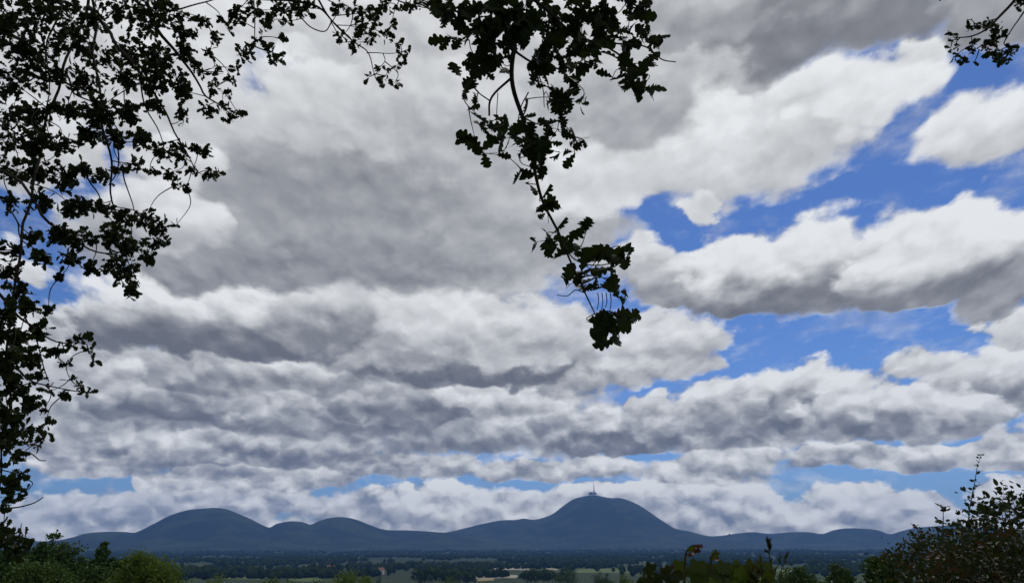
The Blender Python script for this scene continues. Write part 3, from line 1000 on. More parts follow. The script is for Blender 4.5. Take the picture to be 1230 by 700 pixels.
def bough(limbs, clumps, leaf_len, leaf_px, depth_of, fill=1.35, feeder=None, seed=0, droop=0.5, twigr=0.0035, extra=(), spread=0.12, label=None, fine=False, scatter=0.34):
    """limbs: photo-measured wood; clumps: (x, y, radius) of each spray of leaves; all placed at true distance"""
    wood = MB()
    nodes = []
    if feeder:
        limb(wood, *feeder[:1], *feeder[1:], per=8, sides=10, wob=0.05)
    for pts, r0, r1 in limbs:
        P3 = [at(px, py, depth_of(px, py) * (1 + 0.0)) if len(q) == 2 else at(px, py, q[2]) for q in pts for px, py in [q[:2]]]
        nodes += limb(wood, P3, r0, r1, wob=0.022 * depth_of(*pts[0][:2]) / 3)
    leaves = MB()
    allp, alla, alls = [], [], []
    for cx, cy, cr in clumps:
        D = depth_of(cx, cy)
        D2 = D * (1 + spread * (rng.random() - 0.5) * 2 * min(1.0, cr / 14))
        c = at(cx, cy, D2)
        slant = (c - EYE).length
        R = cr * slant / FPX
        # a twig from the nearest wood above
        best = min(nodes, key=lambda q: (q - c).length + max(0.0, c.z - q.z) * 0.8)
        tw = []
        if (best - c).length > R * 0.3:
            mid = best.lerp(c, 0.5) + Vector((rng.normal() * .025, rng.normal() * .025, 0.04 * (best - c).length))
            tw = smooth_path([best, mid, c], 5)
            L = (best - c).length
            wood.tube(tw, list(np.linspace(twigr * (1.0 + min(1.2, L)), twigr * 0.55, len(tw))), 5, cap=False)
            nodes.append(mid)
        nodes.append(c)
        # side twiglets that carry the leaves
        ntw = max(1, int(round(cr / 5.5)))
        ends = []
        dirp = (c - best).normalized() if (c - best).length > 1e-6 else Vector((0, 0, -1))
        for k in range(ntw):
            d = Vector(rng.normal(size=3)) + dirp * 0.7 + Vector((0, 0, -droop))
            d.normalize()
            e = c + d * R * (0.35 + 0.6 * rng.random())
            s = c if rng.random() < 0.6 or not tw else tw[int(len(tw) * 0.7)]
            m = s.lerp(e, 0.5) + Vector((0, 0, 0.04 * R))
            wood.tube([s, m, e], [twigr * .55, twigr * .45, twigr * .3], 4, cap=False)
            ends += [m, e, e]
        n = max(2, int(fill * (0.95 if cy > 225 else 1.3 if (cy < 105 and fine) else 1.0) * math.pi * cr * cr / (0.34 * leaf_px * leaf_px)))
        for _ in range(n):
            q = ends[int(rng.random() * len(ends))]
            off = Vector(rng.normal(size=3)) * R * scatter
            base = q + off
            out = (base - c)
            ax = out.normalized() * 0.8 + Vector(rng.normal(size=3)) * 0.75 + Vector((0, 0, -droop * 0.6))
            s = leaf_len * (0.45 + 0.75 * rng.random() ** 0.8)
            # keep the tip inside the spray
            tip = base + ax.normalized() * s
            if (tip - c).length > R * 1.12 + leaf_len * 0.3:
                ax = (c - base) * 1.0 + Vector(rng.normal(size=3)) * 0.8 * R
                base = c + (base - c) * 0.7
            allp.append(base); alla.append(ax); alls.append(s)
    view = np.array([0.0, 1.0, 0.35])
    oak_leaves(leaves, np.array([tuple(p) for p in allp]), np.array([tuple(a) for a in alla]), np.array(alls), face=np.where(rng.random((len(allp), 1)) < .5, 0.9, -0.9) * view, fine=fine)
    for pts, r0, r1 in extra:
        limb(wood, [at(px, py, depth_of(px, py)) for px, py in pts], r0, r1, sides=5)
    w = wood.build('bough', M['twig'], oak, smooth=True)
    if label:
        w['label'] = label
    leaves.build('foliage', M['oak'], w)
    return w


def fork(h):
    b = Vector(OAK_BASE)
    return b + Vector((.1 + .03 * h, .1 + .055 * h, h))


# ---- the big curtain at the left, about five metres off
LD = lambda px, py: 4.7 + 0.9 * (0.5 + 0.5 * math.sin(px * 0.021 + py * 0.013)) + 0.0009 * (350 - py)
L_LIMBS = [
    ([(150, -90), (104, 10), (86, 60), (62, 130), (42, 210), (24, 300), (14, 400), (4, 520), (-6, 600), (0, 632), (14, 650)], .013, .003),
    ([(104, -60), (114, 50), (120, 110), (126, 170), (136, 230), (150, 290), (160, 325)], .012, .003),
    ([(104, 10), (125, 35), (150, 60), (185, 110), (210, 160), (236, 200)], .016, .004),
    ([(130, -40), (188, 30), (225, 80), (258, 118), (292, 138)], .016, .004),
    ([(-60, -10), (-20, 15), (30, 55), (72, 95), (110, 105)], .020, .006),
    ([(-60, 180), (-15, 200), (20, 215), (60, 270), (110, 300), (150, 300)], .014, .004),
    ([(-50, 330), (-5, 345), (30, 380), (60, 410), (100, 408)], .011, .003),
    ([(-40, 420), (10, 440), (35, 455), (52, 462), (96, 468)], .009, .003),
    ([(72, 0), (55, 60), (53, 100)], .009, .004), ([(55, -20), (50, 30), (57, 90), (58, 160)], .009, .003),
    ([(150, 60), (165, 90), (182, 140), (196, 178)], .008, .003), ([(98, 205), (108, 220), (122, 235), (136, 262)], .006, .003),
    ([(140, 170), (138, 205), (132, 222)], .005, .003), ([(145, 200), (152, 230), (158, 252)], .005, .003),
    ([(80, 90), (95, 115), (120, 128), (150, 165)], .008, .003), ([(8, 250), (22, 268), (26, 288), (42, 300)], .005, .003),
    ([(35, 380), (48, 425), (60, 458)], .005, .003), ([(0, 440), (10, 485), (14, 520)], .006, .003),
]
L_CL = [
    (10, 15, 20), (42, 18, 20), (85, 20, 22), (118, 18, 18), (150, 12, 17), (180, 25, 20), (205, 12, 15), (222, 36, 14), (244, 22, 9), (256, 45, 8),
    (15, 55, 18), (48, 58, 18), (84, 52, 20), (120, 62, 18), (155, 58, 18), (188, 62, 18), (217, 62, 13), (234, 76, 8), (252, 64, 6),
    (10, 95, 16), (42, 92, 18), (78, 90, 13), (110, 95, 18), (148, 95, 16), (183, 92, 18), (214, 96, 14), (243, 86, 8), (262, 84, 6), (279, 95, 7), (255, 104, 9), (270, 112, 7), (284, 82, 5),
    (15, 135, 17), (48, 130, 18), (82, 128, 14), (118, 130, 18), (152, 133, 15), (186, 126, 11), (226, 112, 13), (250, 130, 9), (268, 128, 8), (286, 137, 8), (222, 140, 9), (276, 142, 6),
    (10, 165, 15), (43, 165, 18), (72, 168, 15), (110, 160, 14), (138, 163, 12), (168, 168, 12), (195, 178, 13), (220, 184, 13), (238, 178, 7), (230, 206, 7), (246, 180, 6), (250, 212, 8), (262, 206, 6), (205, 207, 9), (213, 221, 6), (224, 224, 5),
    (20, 205, 14), (48, 200, 16), (72, 213, 15), (100, 203, 9), (126, 212, 9), (148, 204, 7), (164, 196, 9), (180, 208, 7),
    (18, 245, 12), (48, 240, 13), (82, 243, 15), (108, 247, 12), (128, 250, 10), (152, 264, 12), (174, 262, 13), (194, 272, 12), (212, 270, 5),
    (40, 285, 9), (68, 280, 15), (98, 284, 13), (128, 284, 15), (158, 288, 15), (188, 288, 10), (202, 290, 7),
    (20, 300, 8), (53, 310, 11), (86, 308, 11), (108, 320, 9), (134, 314, 12), (154, 320, 12), (178, 308, 9), (155, 348, 10), (142, 334, 8), (160, 336, 8), (75, 330, 5),
    (10, 320, 14), (18, 350, 12), (8, 375, 13), (34, 368, 9), (58, 372, 7), (24, 400, 13), (48, 400, 11), (10, 430, 15), (38, 425, 13), (68, 420, 8), (84, 414, 5), (100, 404, 7), (106, 420, 6), (113, 432, 4), (80, 435, 6), (84, 455, 4),
    (15, 460, 15), (43, 450, 8), (60, 470, 6), (79, 472, 5), (98, 465, 7), (105, 472, 4), (10, 495, 14), (34, 485, 10), (54, 490, 6), (55, 508, 5), (15, 525, 14), (34, 520, 10), (52, 525, 5), (61, 520, 3), (20, 548, 9), (46, 535, 5),
    (14, 580, 9), (25, 572, 7), (30, 590, 6), (9, 597, 7), (4, 608, 5), (4, 630, 8), (14, 640, 8), (24, 648, 7), (34, 655, 5), (6, 650, 10), (20, 660, 9), (-10, 560, 12), (-15, 480, 16), (-20, 400, 18), (-20, 300, 18), (-20, 200, 20), (-20, 100, 20), (-15, 30, 20),
    (60, -25, 26), (120, -30, 26), (180, -25, 24), (0, -30, 26), (100, -70, 28), (180, -80, 28), (30, -80, 28),
]
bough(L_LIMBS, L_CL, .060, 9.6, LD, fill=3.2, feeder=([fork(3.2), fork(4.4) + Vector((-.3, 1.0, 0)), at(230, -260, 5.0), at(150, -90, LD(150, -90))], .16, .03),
      extra=[([(-30, 612), (0, 610), (20, 609), (40, 604), (52, 597)], .006, .003), ([(20, 540), (38, 545), (47, 552), (55, 553)], .004, .003)],
      label='wide curtain of hanging oak twigs at the left')

# ---- the spray along the top between the curtain and the middle bough
TD = lambda px, py: 4.3 + 0.0012 * px
T_LIMBS = [
    ([(190, -60), (250, -20), (300, -6), (352, 2), (385, 10), (402, 26), (418, 42)], .016, .005),
    ([(365, -30), (385, 2), (400, 24), (425, 50), (442, 66), (452, 92)], .010, .003),
    ([(360, 22), (372, 32), (388, 36), (398, 26)], .005, .004), ([(305, -10), (306, 25), (304, 50)], .005, .003), ([(398, 24), (405, 40), (407, 52)], .004, .003),
    ([(200, 10), (225, 8), (252, 2), (275, -12)], .006, .004), ([(440, 66), (462, 64), (482, 60)], .004, .002), ([(312, 58), (316, 64), (330, 76)], .004, .002), ([(450, -30), (470, -4), (500, 6), (520, 12)], .008, .003),
]
T_CL = [
    (282, 14, 12), (300, 10, 13), (328, 12, 14), (352, 8, 13), (375, 10, 10), (266, 22, 6), (290, 28, 7), (275, 34, 5), (344, 26, 7), (320, 22, 8), (360, 16, 8),
    (300, 58, 10), (292, 68, 6), (312, 45, 8), (322, 60, 8), (332, 74, 8), (340, 66, 5), (336, 46, 6), (318, 34, 5), (288, 62, 6),
    (408, 8, 10), (425, 12, 11), (446, 10, 12), (466, 8, 10), (478, 10, 6), (410, 45, 9), (425, 50, 9), (444, 44, 10), (440, 28, 12), (448, 20, 10), (430, 34, 8), (464, 42, 8), (470, 32, 6),
    (477, 54, 7), (490, 62, 5), (480, 66, 5), (452, 84, 6), (460, 96, 8), (474, 100, 7), (443, 92, 4), (466, 84, 5), (478, 80, 6), (424, 62, 4), (486, 75, 4),
    (492, 12, 7), (503, 8, 8), (515, 4, 7), (488, 4, 5),
    (300, -30, 20), (360, -30, 20), (430, -30, 20), (250, -40, 22), (490, -25, 16),
]
bough(T_LIMBS, T_CL, .057, 11.0, TD, fill=2.7, feeder=([fork(3.8), fork(5.0) + Vector((.5, 1.2, 0)), at(240, -230, 4.6), at(190, -60, TD(190, -60))], .11, .018),
      label='loose leafy spray along the top edge left of centre')

# ---- the bough that hangs down in the middle, under three metres off
MD = lambda px, py: 2.72 + 0.16 * math.sin(px * 0.03) - 0.0002 * (py - 200)
M_LIMBS = [
    ([(600, -120), (612, -30), (618, 40), (615, 95), (628, 140), (637, 180), (645, 210), (654, 242), (667, 274), (680, 306), (694, 335), (705, 362), (714, 384)], .014, .0022),
    ([(616, 92), (600, 108), (592, 122), (591, 140)], .006, .004), ([(592, 122), (578, 112), (568, 100)], .003, .002),
    ([(560, -60), (600, -20), (642, 2), (690, 40), (740, 62), (775, 88)], .011, .003), ([(740, 52), (775, 55), (795, 72), (811, 74)], .004, .002),
    ([(700, -60), (735, -10), (765, 6), (785, 4)], .006, .003), ([(618, 20), (590, 30), (560, 50), (545, 62)], .006, .003), ([(575, -30), (560, 0), (530, 14), (505, 8)], .007, .003),
    ([(628, 140), (650, 150), (672, 144)], .004, .002), ([(615, 60), (640, 75), (668, 82), (690, 100)], .006, .003), ([(755, 75), (762, 90), (757, 102)], .003, .002),
    ([(676, 298), (690, 312), (712, 316), (745, 310)], .0035, .002), ([(692, 300), (698, 290), (702, 276)], .002, .0016), ([(694, 335), (715, 328), (735, 335)], .003, .0018),
    ([(700, 352), (690, 350), (680, 358), (668, 357)], .0025, .0016), ([(712, 380), (728, 374), (744, 382)], .003, .0018), ([(635, 110), (626, 128), (622, 152)], .003, .002), ([(640, 75), (652, 105), (655, 128)], .003, .0018),
]
M_CL = [
    (530, 12, 12), (545, 25, 14), (560, 14, 13), (574, 35, 15), (546, 46, 9), (542, 4, 8), (522, 5, 7),
    (598, 14, 20), (628, 20, 22), (662, 20, 23), (698, 20, 23), (732, 14, 18), (757, 10, 12), (774, 6, 7),
    (590, 45, 15), (620, 50, 18), (652, 54, 22), (692, 54, 21), (722, 50, 15), (752, 48, 16), (774, 46, 12), (789, 56, 7),
    (576, 74, 14), (600, 72, 11), (566, 92, 7), (586, 82, 9), (648, 84, 14), (678, 75, 14), (708, 75, 11), (748, 72, 11), (776, 70, 8), (765, 84, 7),
    (748, 100, 8), (772, 104, 8), (735, 94, 6), (760, 98, 7), (690, 98, 11), (678, 117, 14), (698, 122, 9), (655, 100, 7), (660, 118, 9), (640, 100, 6),
    (574, 112, 7), (555, 115, 6), (565, 132, 6), (585, 148, 12), (570, 164, 10), (579, 178, 10), (604, 168, 10), (600, 184, 9), (614, 150, 6), (622, 172, 8),
    (630, 140, 8), (640, 163, 12), (625, 184, 8), (674, 139, 12), (664, 154, 10), (690, 164, 10), (699, 166, 8), (654, 179, 10), (671, 182, 8), (640, 184, 7), (658, 168, 9), (690, 186, 6),
    (628, 204, 9), (646, 203, 8), (636, 222, 7), (648, 214, 6),
    (650, 240, 4), (648, 255, 6), (672, 250, 6), (657, 288, 9), (647, 290, 8), (667, 279, 8), (680, 290, 9), (666, 307, 7), (690, 298, 8), (704, 278, 3), (692, 306, 6),
    (700, 325, 9), (718, 312, 10), (735, 304, 11), (750, 310, 10), (742, 297, 8), (755, 305, 7), (700, 350, 6), (684, 342, 8), (735, 334, 6), (744, 352, 8), (724, 344, 6), (733, 320, 6), (716, 334, 5),
    (708, 386, 7), (724, 374, 8), (736, 378, 9), (754, 382, 10), (740, 394, 9), (742, 408, 8), (730, 386, 7), (763, 380, 6),
    (600, -30, 22), (650, -30, 24), (700, -30, 24), (550, -30, 20), (750, -25, 18),
]
cat_lines = [([(718 + dx, 352), (718 + dx + 1, 362), (717 + dx, 372 + l)], .0022, .0014) for dx, l in ((0, 0), (5, 3), (10, -3), (15, 5))]
cat_lines += [([(659, 250), (658, 258), (659, 268)], .002, .0014), ([(717, 386), (717, 396), (716, 402)], .002, .0014), ([(598, 112), (597, 128), (596, 150)], .002, .0016)]
mid_bough = bough(M_LIMBS, M_CL, .086, 25.0, MD, fine=True, scatter=0.26, fill=3.3, feeder=([fork(3.5), fork(4.6) + Vector((1.2, 1.0, 0)), at(560, -330, 2.9), at(600, -120, MD(600, -120))], .10, .015), twigr=.0022, extra=cat_lines, spread=0.10,
      label='long drooping bough with large lobed leaves in the middle')
big = MB()
BIGL = [((553, 92), (529, 68), .100), ((590, 82), (566, 90), .095), ((600, 88), (634, 66), .105), ((690, 122), (712, 118), .085), ((676, 98), (704, 92), .080), ((738, 396), (741, 419), .075), ((728, 384), (705, 396), .06),
        ((735, 378), (769, 378), .095), ((722, 312), (700, 336), .06), ((745, 350), (758, 354), .05), ((664, 304), (644, 286), .065), ((655, 256), (641, 264), .055), ((733, 306), (764, 318), .085), ((733, 310), (727, 290), .06)]
oak_leaves(big, np.array([tuple(at(*a, MD(*a))) for a, b, s in BIGL]), np.array([tuple(at(*b, MD(*b)) - at(*a, MD(*a))) for a, b, s in BIGL]), np.array([s for a, b, s in BIGL]), face=np.array([[0.0, 3.0, 1.0]]), fine=True)
big.build('foliage', M['oak'], mid_bough)

# ---- small spray at the upper right corner
RD = lambda px, py: 6.6 + 0.004 * (px - 1180)
R_LIMBS = [
    ([(1330, -160), (1250, -60), (1218, -4), (1196, 25), (1184, 36), (1166, 46), (1148, 46)], .018, .004),
    ([(1300, -80), (1238, 0), (1222, 26), (1208, 49)], .010, .004), ([(1184, 36), (1170, 30), (1164, 24)], .005, .003), ([(1166, 46), (1172, 58), (1180, 62)], .004, .002), ([(1148, 46), (1142, 40), (1138, 36)], .003, .002),
    ([(1250, -60), (1180, -30), (1140, -8), (1126, -1)], .008, .003),
]
R_CL = [(1149, 66, 5), (1158, 72, 6), (1164, 60, 5), (1152, 55, 4), (1164, 32, 4), (1172, 31, 5), (1163, 24, 3), (1188, 30, 7), (1198, 34, 7), (1202, 44, 6), (1187, 48, 6), (1194, 54, 6), (1192, 66, 7), (1198, 72, 5), (1207, 64, 6), (1213, 56, 6), (1217, 62, 4),
        (1210, 72, 4), (1184, 58, 5), (1140, 40, 3), (1144, 48, 3), (1150, 40, 3), (1171, 74, 3), (1225, 5, 6), (1232, 2, 6), (1128, 0, 3), (1170, 50, 4), (1142, 57, 2),
        (1260, -20, 14), (1240, -40, 14), (1280, 10, 14)]
bough(R_LIMBS, R_CL, .062, 8.0, RD, fill=2.2, feeder=([fork(5.2), fork(6.4) + Vector((2.5, 1.5, .6)), at(1500, -330, 6.2), at(1330, -160, RD(1330, -160))], .12, .02), twigr=.005, spread=0.05,
      label='small spray of oak leaves in the upper right corner')


# ---- the rest of the crown, overhead and behind, out of the frame
def overhead():
    wood, lv = MB(), MB()
    b = Vector(OAK_BASE)
    pts = []
    for k in range(11):
        a = k * 2.4
        h = 3.6 + 0.55 * k
        s = fork(h)
        e = s + Vector((math.cos(a) * (4.6 - .2 * k), math.sin(a) * (4.2 - .2 * k) - 0.4, 1.6))
        limb(wood, [s, s.lerp(e, .5) + Vector((0, 0, .5)), e], .10, .02, wob=.1)
        for _ in range(16):
            c = s.lerp(e, .35 + .7 * rng.random()) + Vector(rng.normal(size=3)) * .75
            # only what stays above or behind the view
            v = c - EYE
            if v.y > 0.3 and math.degrees(math.atan2(v.z, math.hypot(v.y, 0.0))) < 47:
                continue
            pts.append(np.array(c) + rng.normal(size=(90, 3)) * .42)
    P = np.concatenate(pts)
    leaf_quads(lv, P, .13, up=.6)
    w = wood.build('bough', M['twig'], oak, smooth=True)
    lv.build('foliage', M['oak'], w)


overhead()


# ------------------------------------------------------------------ near plants on the bank in front of the camera
OVATE = np.array([(0, 0, 0), (0.22, 0.22, 0.05), (0.27, 0.5, 0.06), (0.15, 0.8, 0.02), (0, 1.0, -0.06), (-0.15, 0.8, 0.02), (-0.27, 0.5, 0.06), (-0.22, 0.22, 0.05)])


def ovate_leaves(mb, pos, axis, size, width=1.0, flatness=0.0):
    n = len(pos)
    pos, axis, size = np.asarray(pos, float), np.asarray(axis, float), np.asarray(size, float)
    axis = axis / np.linalg.norm(axis, axis=1)[:, None]
    nr = rng.normal(size=(n, 3)) + np.array([0, 0, flatness])
    nr -= axis * (nr * axis).sum(1)[:, None]
    nr /= np.linalg.norm(nr, axis=1)[:, None]
    sd = np.cross(nr, axis)
    T = OVATE
    V = (axis[:, None, :] * T[None, :, 1, None] + sd[:, None, :] * T[None, :, 0, None] * width + nr[:, None, :] * T[None, :, 2, None]) * size[:, None, None] + pos[:, None, :]
    k = len(T)
    base = mb.n
    mb.v.append(V.reshape(-1, 3))
    mb.f.extend([tuple(base + i * k + q for q in f) for i in range(n) for f in ((0, 1, 2, 3, 4), (0, 4, 5, 6, 7))])
    mb.n += n * k


def thicket(name, label, outline, dist, depth, mat, leaf, nleaf, cat='bush', group=None, stems=26, width=1.0):
    """a shrub whose skyline follows outline [(x, y top)...]; arching canes from the ground carry the leaves"""
    x0, x1 = outline[0][0], outline[-1][0]
    mid = at((x0 + x1) / 2, 690, dist)
    z0 = ground_z(mid.x, mid.y)
    t = empty(name, (mid.x, mid.y, z0), label, cat, group)
    wood, lv = MB(), MB()
    P, A, Sz = [], [], []
    for k in range(stems):
        px = x0 + (x1 - x0) * (k + rng.random()) / stems
        d = dist + depth * (rng.random() - 0.5)
        top = at(px, interp(outline, px) + 4 + 10 * rng.random() ** 2, d)
        gx = top.x + 0.25 * rng.normal(); gy = top.y + 0.25 * rng.normal()
        g = Vector((gx, gy, ground_z(gx, gy) - 0.05))
        m = g.lerp(top, 0.55) + Vector((0.12 * rng.normal(), 0.12 * rng.normal(), 0.1))
        path = smooth_path([g, m, top], 7)
        wood.tube(path, list(np.linspace(.011, .003, len(path))), 5)
        for _ in range(int(nleaf * 0.35 / stems)):
            q = path[int(len(path) * (0.35 + 0.65 * rng.random()) - 1e-6)]
            P.append(np.array(q) + rng.normal(size=3) * leaf * 1.1)
            A.append(rng.normal(size=3) + np.array([0, 0, -0.2])); Sz.append(leaf * (.55 + .7 * rng.random()))
    clump = []
    for _ in range(int(nleaf / 40)):
        px = x0 + (x1 - x0) * rng.random()
        d = dist + depth * (rng.random() - 0.5)
        top = at(px, interp(outline, px), d)
        gz = ground_z(top.x, top.y)
        f = rng.random() ** 2.2
        z = top.z - leaf * 1.2 - (top.z - gz) * 0.95 * f
        clump.append((top.x, top.y, z))
    for c in clump:
        m = int(14 + 26 * rng.random())
        s = leaf * (1.0 + 1.2 * rng.random())
        q = np.array(c) + rng.normal(size=(m, 3)) * s * np.array([1.1, 1.1, 0.7])
        P += list(q)
        A += list(rng.normal(size=(m, 3)) + (q - np.array(c)) / s * 0.8)
        Sz += list(leaf * (.5 + .8 * rng.random(m)))
    ovate_leaves(lv, P, A, Sz, width=width, flatness=0.5)
    wood.build('cane', M['stem'], t)
    lv.build('foliage', mat, t)
    return t


# right-hand hedge, from the low left end to the tall right end
thicket('hedge_shrub', 'lower dark green shrub at the left end of the bramble hedge', [(1066, 672), (1078, 655), (1092, 646), (1108, 642), (1124, 646), (1140, 655), (1150, 668)], 11.0, 1.0, M['hedge'], .052, 3600, group='shrubs of the bramble hedge')
thicket('bramble', 'reddish leaved bramble thicket in front of the hedge in the right corner', [(1096, 682), (1120, 664), (1145, 655), (1170, 652), (1195, 645), (1220, 640), (1260, 636), (1300, 650)], 6.2, 1.0, M['hedge_red'], .042, 5200, width=1.15)
thicket('hedge_shrub', 'middle dark shrub of the hedge below the tall leafy shoot', [(1118, 660), (1132, 640), (1148, 630), (1165, 632), (1182, 624), (1200, 630), (1214, 640)], 8.6, 1.0, M['hedge'], .048, 3600, group='shrubs of the bramble hedge')
thicket('hedge_shrub', 'tallest dark shrub of the hedge at the right edge of the photo', [(1164, 640), (1174, 618), (1186, 604), (1198, 598), (1208, 590), (1222, 592), (1236, 600), (1260, 590), (1300, 606), (1330, 640)], 8.0, 1.1, M['hedge'], .060, 3000, group='shrubs of the bramble hedge')


def shoot(name, label, pts, dist, whorls, leaf, head=None, mat='shoot', cat='plant', r=.004, spurs=()):
    """an upright stalk; whorls = (index along 0..1, leaves, leaf length factor)"""
    path = smooth_path([at(px, py, dist) for px, py in pts], 8)
    foot = path[-1]
    z0 = ground_z(foot.x, foot.y)
    t = empty(name, (foot.x, foot.y, z0), label, cat)
    st, lv = MB(), MB()
    full = path + [Vector((foot.x + .02, foot.y + .03, foot.z * .45 + z0 * .55)), Vector((foot.x, foot.y, z0 - .04))]
    n = len(full)
    st.tube(full, [r * (0.35 + 1.0 * i / (n - 1)) for i in range(n)], 6)
    P, A, Z = [], [], []
    for f, m, k in whorls:
        q = path[min(len(path) - 1, int(f * (len(path) - 1)))]
        for j in range(m):
            a = j * 6.283 / m + rng.random() * 1.3
            d = Vector((math.cos(a), math.sin(a) * .8, 0.35 + 0.5 * rng.random() - 0.25))
            P.append(tuple(q + d.normalized() * leaf * .12)); A.append(tuple(d)); Z.append(leaf * k * (.7 + .5 * rng.random()))
    for (sx, sy), (ex, ey), m in spurs:
        s, e = at(sx, sy, dist), at(ex, ey, dist + .05)
        st.tube([s, s.lerp(e, .5) + Vector((0, 0, .006)), e], [r * .5, r * .45, r * .3], 5)
        for j in range(m):
            q = s.lerp(e, .45 + .55 * rng.random())
            d = (e - s).normalized() * .7 + Vector(rng.normal(size=3)) * .6 + Vector((0, 0, .25))
            P.append(tuple(q)); A.append(tuple(d)); Z.append(leaf * (.6 + .5 * rng.random()))
    ovate_leaves(lv, P, A, Z, width=1.1, flatness=.4)
    st.build('stalk', M['stem'], t)
    lv.build('foliage', M[mat], t)
    if head:
        hb = MB()
        q = path[0]
        HP, HA, HZ = [], [], []
        for j in range(head[0]):
            d = Vector(rng.normal(size=3)); d.z = abs(d.z) * .6 - 0.15
            HP.append(tuple(q + Vector(rng.normal(size=3)) * head[1] * .25)); HA.append(tuple(d)); HZ.append(head[1] * (.6 + .5 * rng.random()))
        ovate_leaves(hb, HP, HA, HZ, width=.8)
        hb.build('seed_head', M[head[2]], t)
    return t


shoot('tall_shoot', 'tallest bare shoot with small leaves, rising from the hedge against blue sky',
      [(1178, 547), (1174, 560), (1171, 578), (1167, 598), (1164, 618), (1163, 645)], 7.6,
      [(0.0, 4, .7), (.05, 3, .7), (.13, 2, .7), (.2, 3, .8), (.31, 2, .9), (.42, 3, .9), (.52, 3, .9), (.62, 4, 1.1), (.7, 5, 1.2), (.78, 6, 1.3), (.88, 7, 1.3), (.95, 7, 1.4)], .042, r=.0045,
      spurs=[((1172, 570), (1178, 565), 2), ((1169, 586), (1179, 582), 3), ((1167, 592), (1156, 589), 4), ((1165, 607), (1159, 602), 2), ((1164, 622), (1150, 616), 5), ((1164, 622), (1176, 613), 4), ((1163, 635), (1151, 628), 5), ((1163, 636), (1176, 628), 5)])
shoot('seed_stalk', 'straight stalk with a dark star-shaped head beside the tall leafy shoot',
      [(1133, 611), (1133, 622), (1132.5, 634), (1132, 655)], 7.0, [(.55, 4, 1.0), (.75, 4, 1.1), (.95, 6, 1.2)], .05, head=(16, .052, 'shoot'), r=.0052,
      spurs=[((1133, 632), (1120, 634), 4), ((1133, 632), (1145, 631), 4)])
shoot('seed_stalk', 'shorter stalk with a brownish head at the left end of the hedge',
      [(1102, 634), (1103, 642), (1104, 652), (1104, 665)], 7.4, [(.5, 4, 1.0), (.75, 5, 1.1), (.95, 6, 1.2)], .05, head=(14, .045, 'brown'), r=.005,
      spurs=[((1103, 643), (1093, 640), 3), ((1103, 644), (1112, 640), 4)])
shoot('hedge_spray', 'curving leafy spray on top of the hedge near the right edge', [(1205, 588), (1206, 596), (1202, 606), (1196, 622)], 7.8, [(0, 4, 1), (.25, 5, 1.1), (.5, 5, 1.2), (.75, 6, 1.2), (.95, 6, 1.2)], .052,
      spurs=[((1204, 598), (1198, 585), 5), ((1205, 600), (1216, 592), 5), ((1203, 606), (1192, 600), 5)])
shoot('hedge_spray', 'short rounded spray just right of the tall leafy shoot', [(1180, 599), (1181, 606), (1183, 616), (1182, 630)], 8.0, [(0, 5, 1), (.3, 5, 1.1), (.6, 5, 1.2), (.95, 6, 1.2)], .050,
      spurs=[((1183, 612), (1192, 606), 5), ((1182, 615), (1174, 610), 5)])

# the climbing plants at the bottom centre, about three metres off
VINE = np.array([-0.35, 0, 0.06, 0.18, 0.32, 0.48, 0.62, 0.80, 1.0])


def vine_leaf_mesh(mb, c, tip, size, cup=0.12):
    """a broad lobed and toothed leaf facing the camera"""
    c, tip = Vector(c), Vector(tip)
    ax = (tip - c).normalized()
    nr = (EYE - c).normalized() + Vector(rng.normal(size=3)) * 0.35
    nr = (nr - ax * nr.dot(ax)).normalized()
    sd = nr.cross(ax)
    ring = []
    K = 30
    for k in range(K):
        a = 2 * math.pi * k / K
        rr = 0.46 + 0.10 * math.cos(5 * (a - math.pi)) + 0.025 * math.cos(15 * a + 1) + 0.03 * (rng.random() - .5)
        if abs(a - math.pi) < 0.25:
            rr *= 0.45
        x, y = rr * math.sin(a), rr * math.cos(a)
        ring.append((x, y, cup * (x * x + y * y) * 2.0 * (1 if rng.random() < 0.9 else 0.6) - 0.10 * abs(x)))
    vs = [tuple(c + ax * (0.35 * size))]
    inner = []
    for x, y, z in ring:
        inner.append(tuple(c + ax * ((0.35 + y * .5) * size) + sd * (x * .5 * size) + nr * (z * .3 * size)))
    for x, y, z in ring:
        vs.append(tuple(c + ax * ((0.35 + y) * size) + sd * (x * size) + nr * (z * size)))
    vs = vs + inner
    fs = []
    for k in range(K):
        k2 = (k + 1) % K
        fs.append((0, 1 + K + k, 1 + K + k2))
        fs.append((1 + K + k, 1 + k, 1 + k2, 1 + K + k2))
    mb.add(vs, fs)


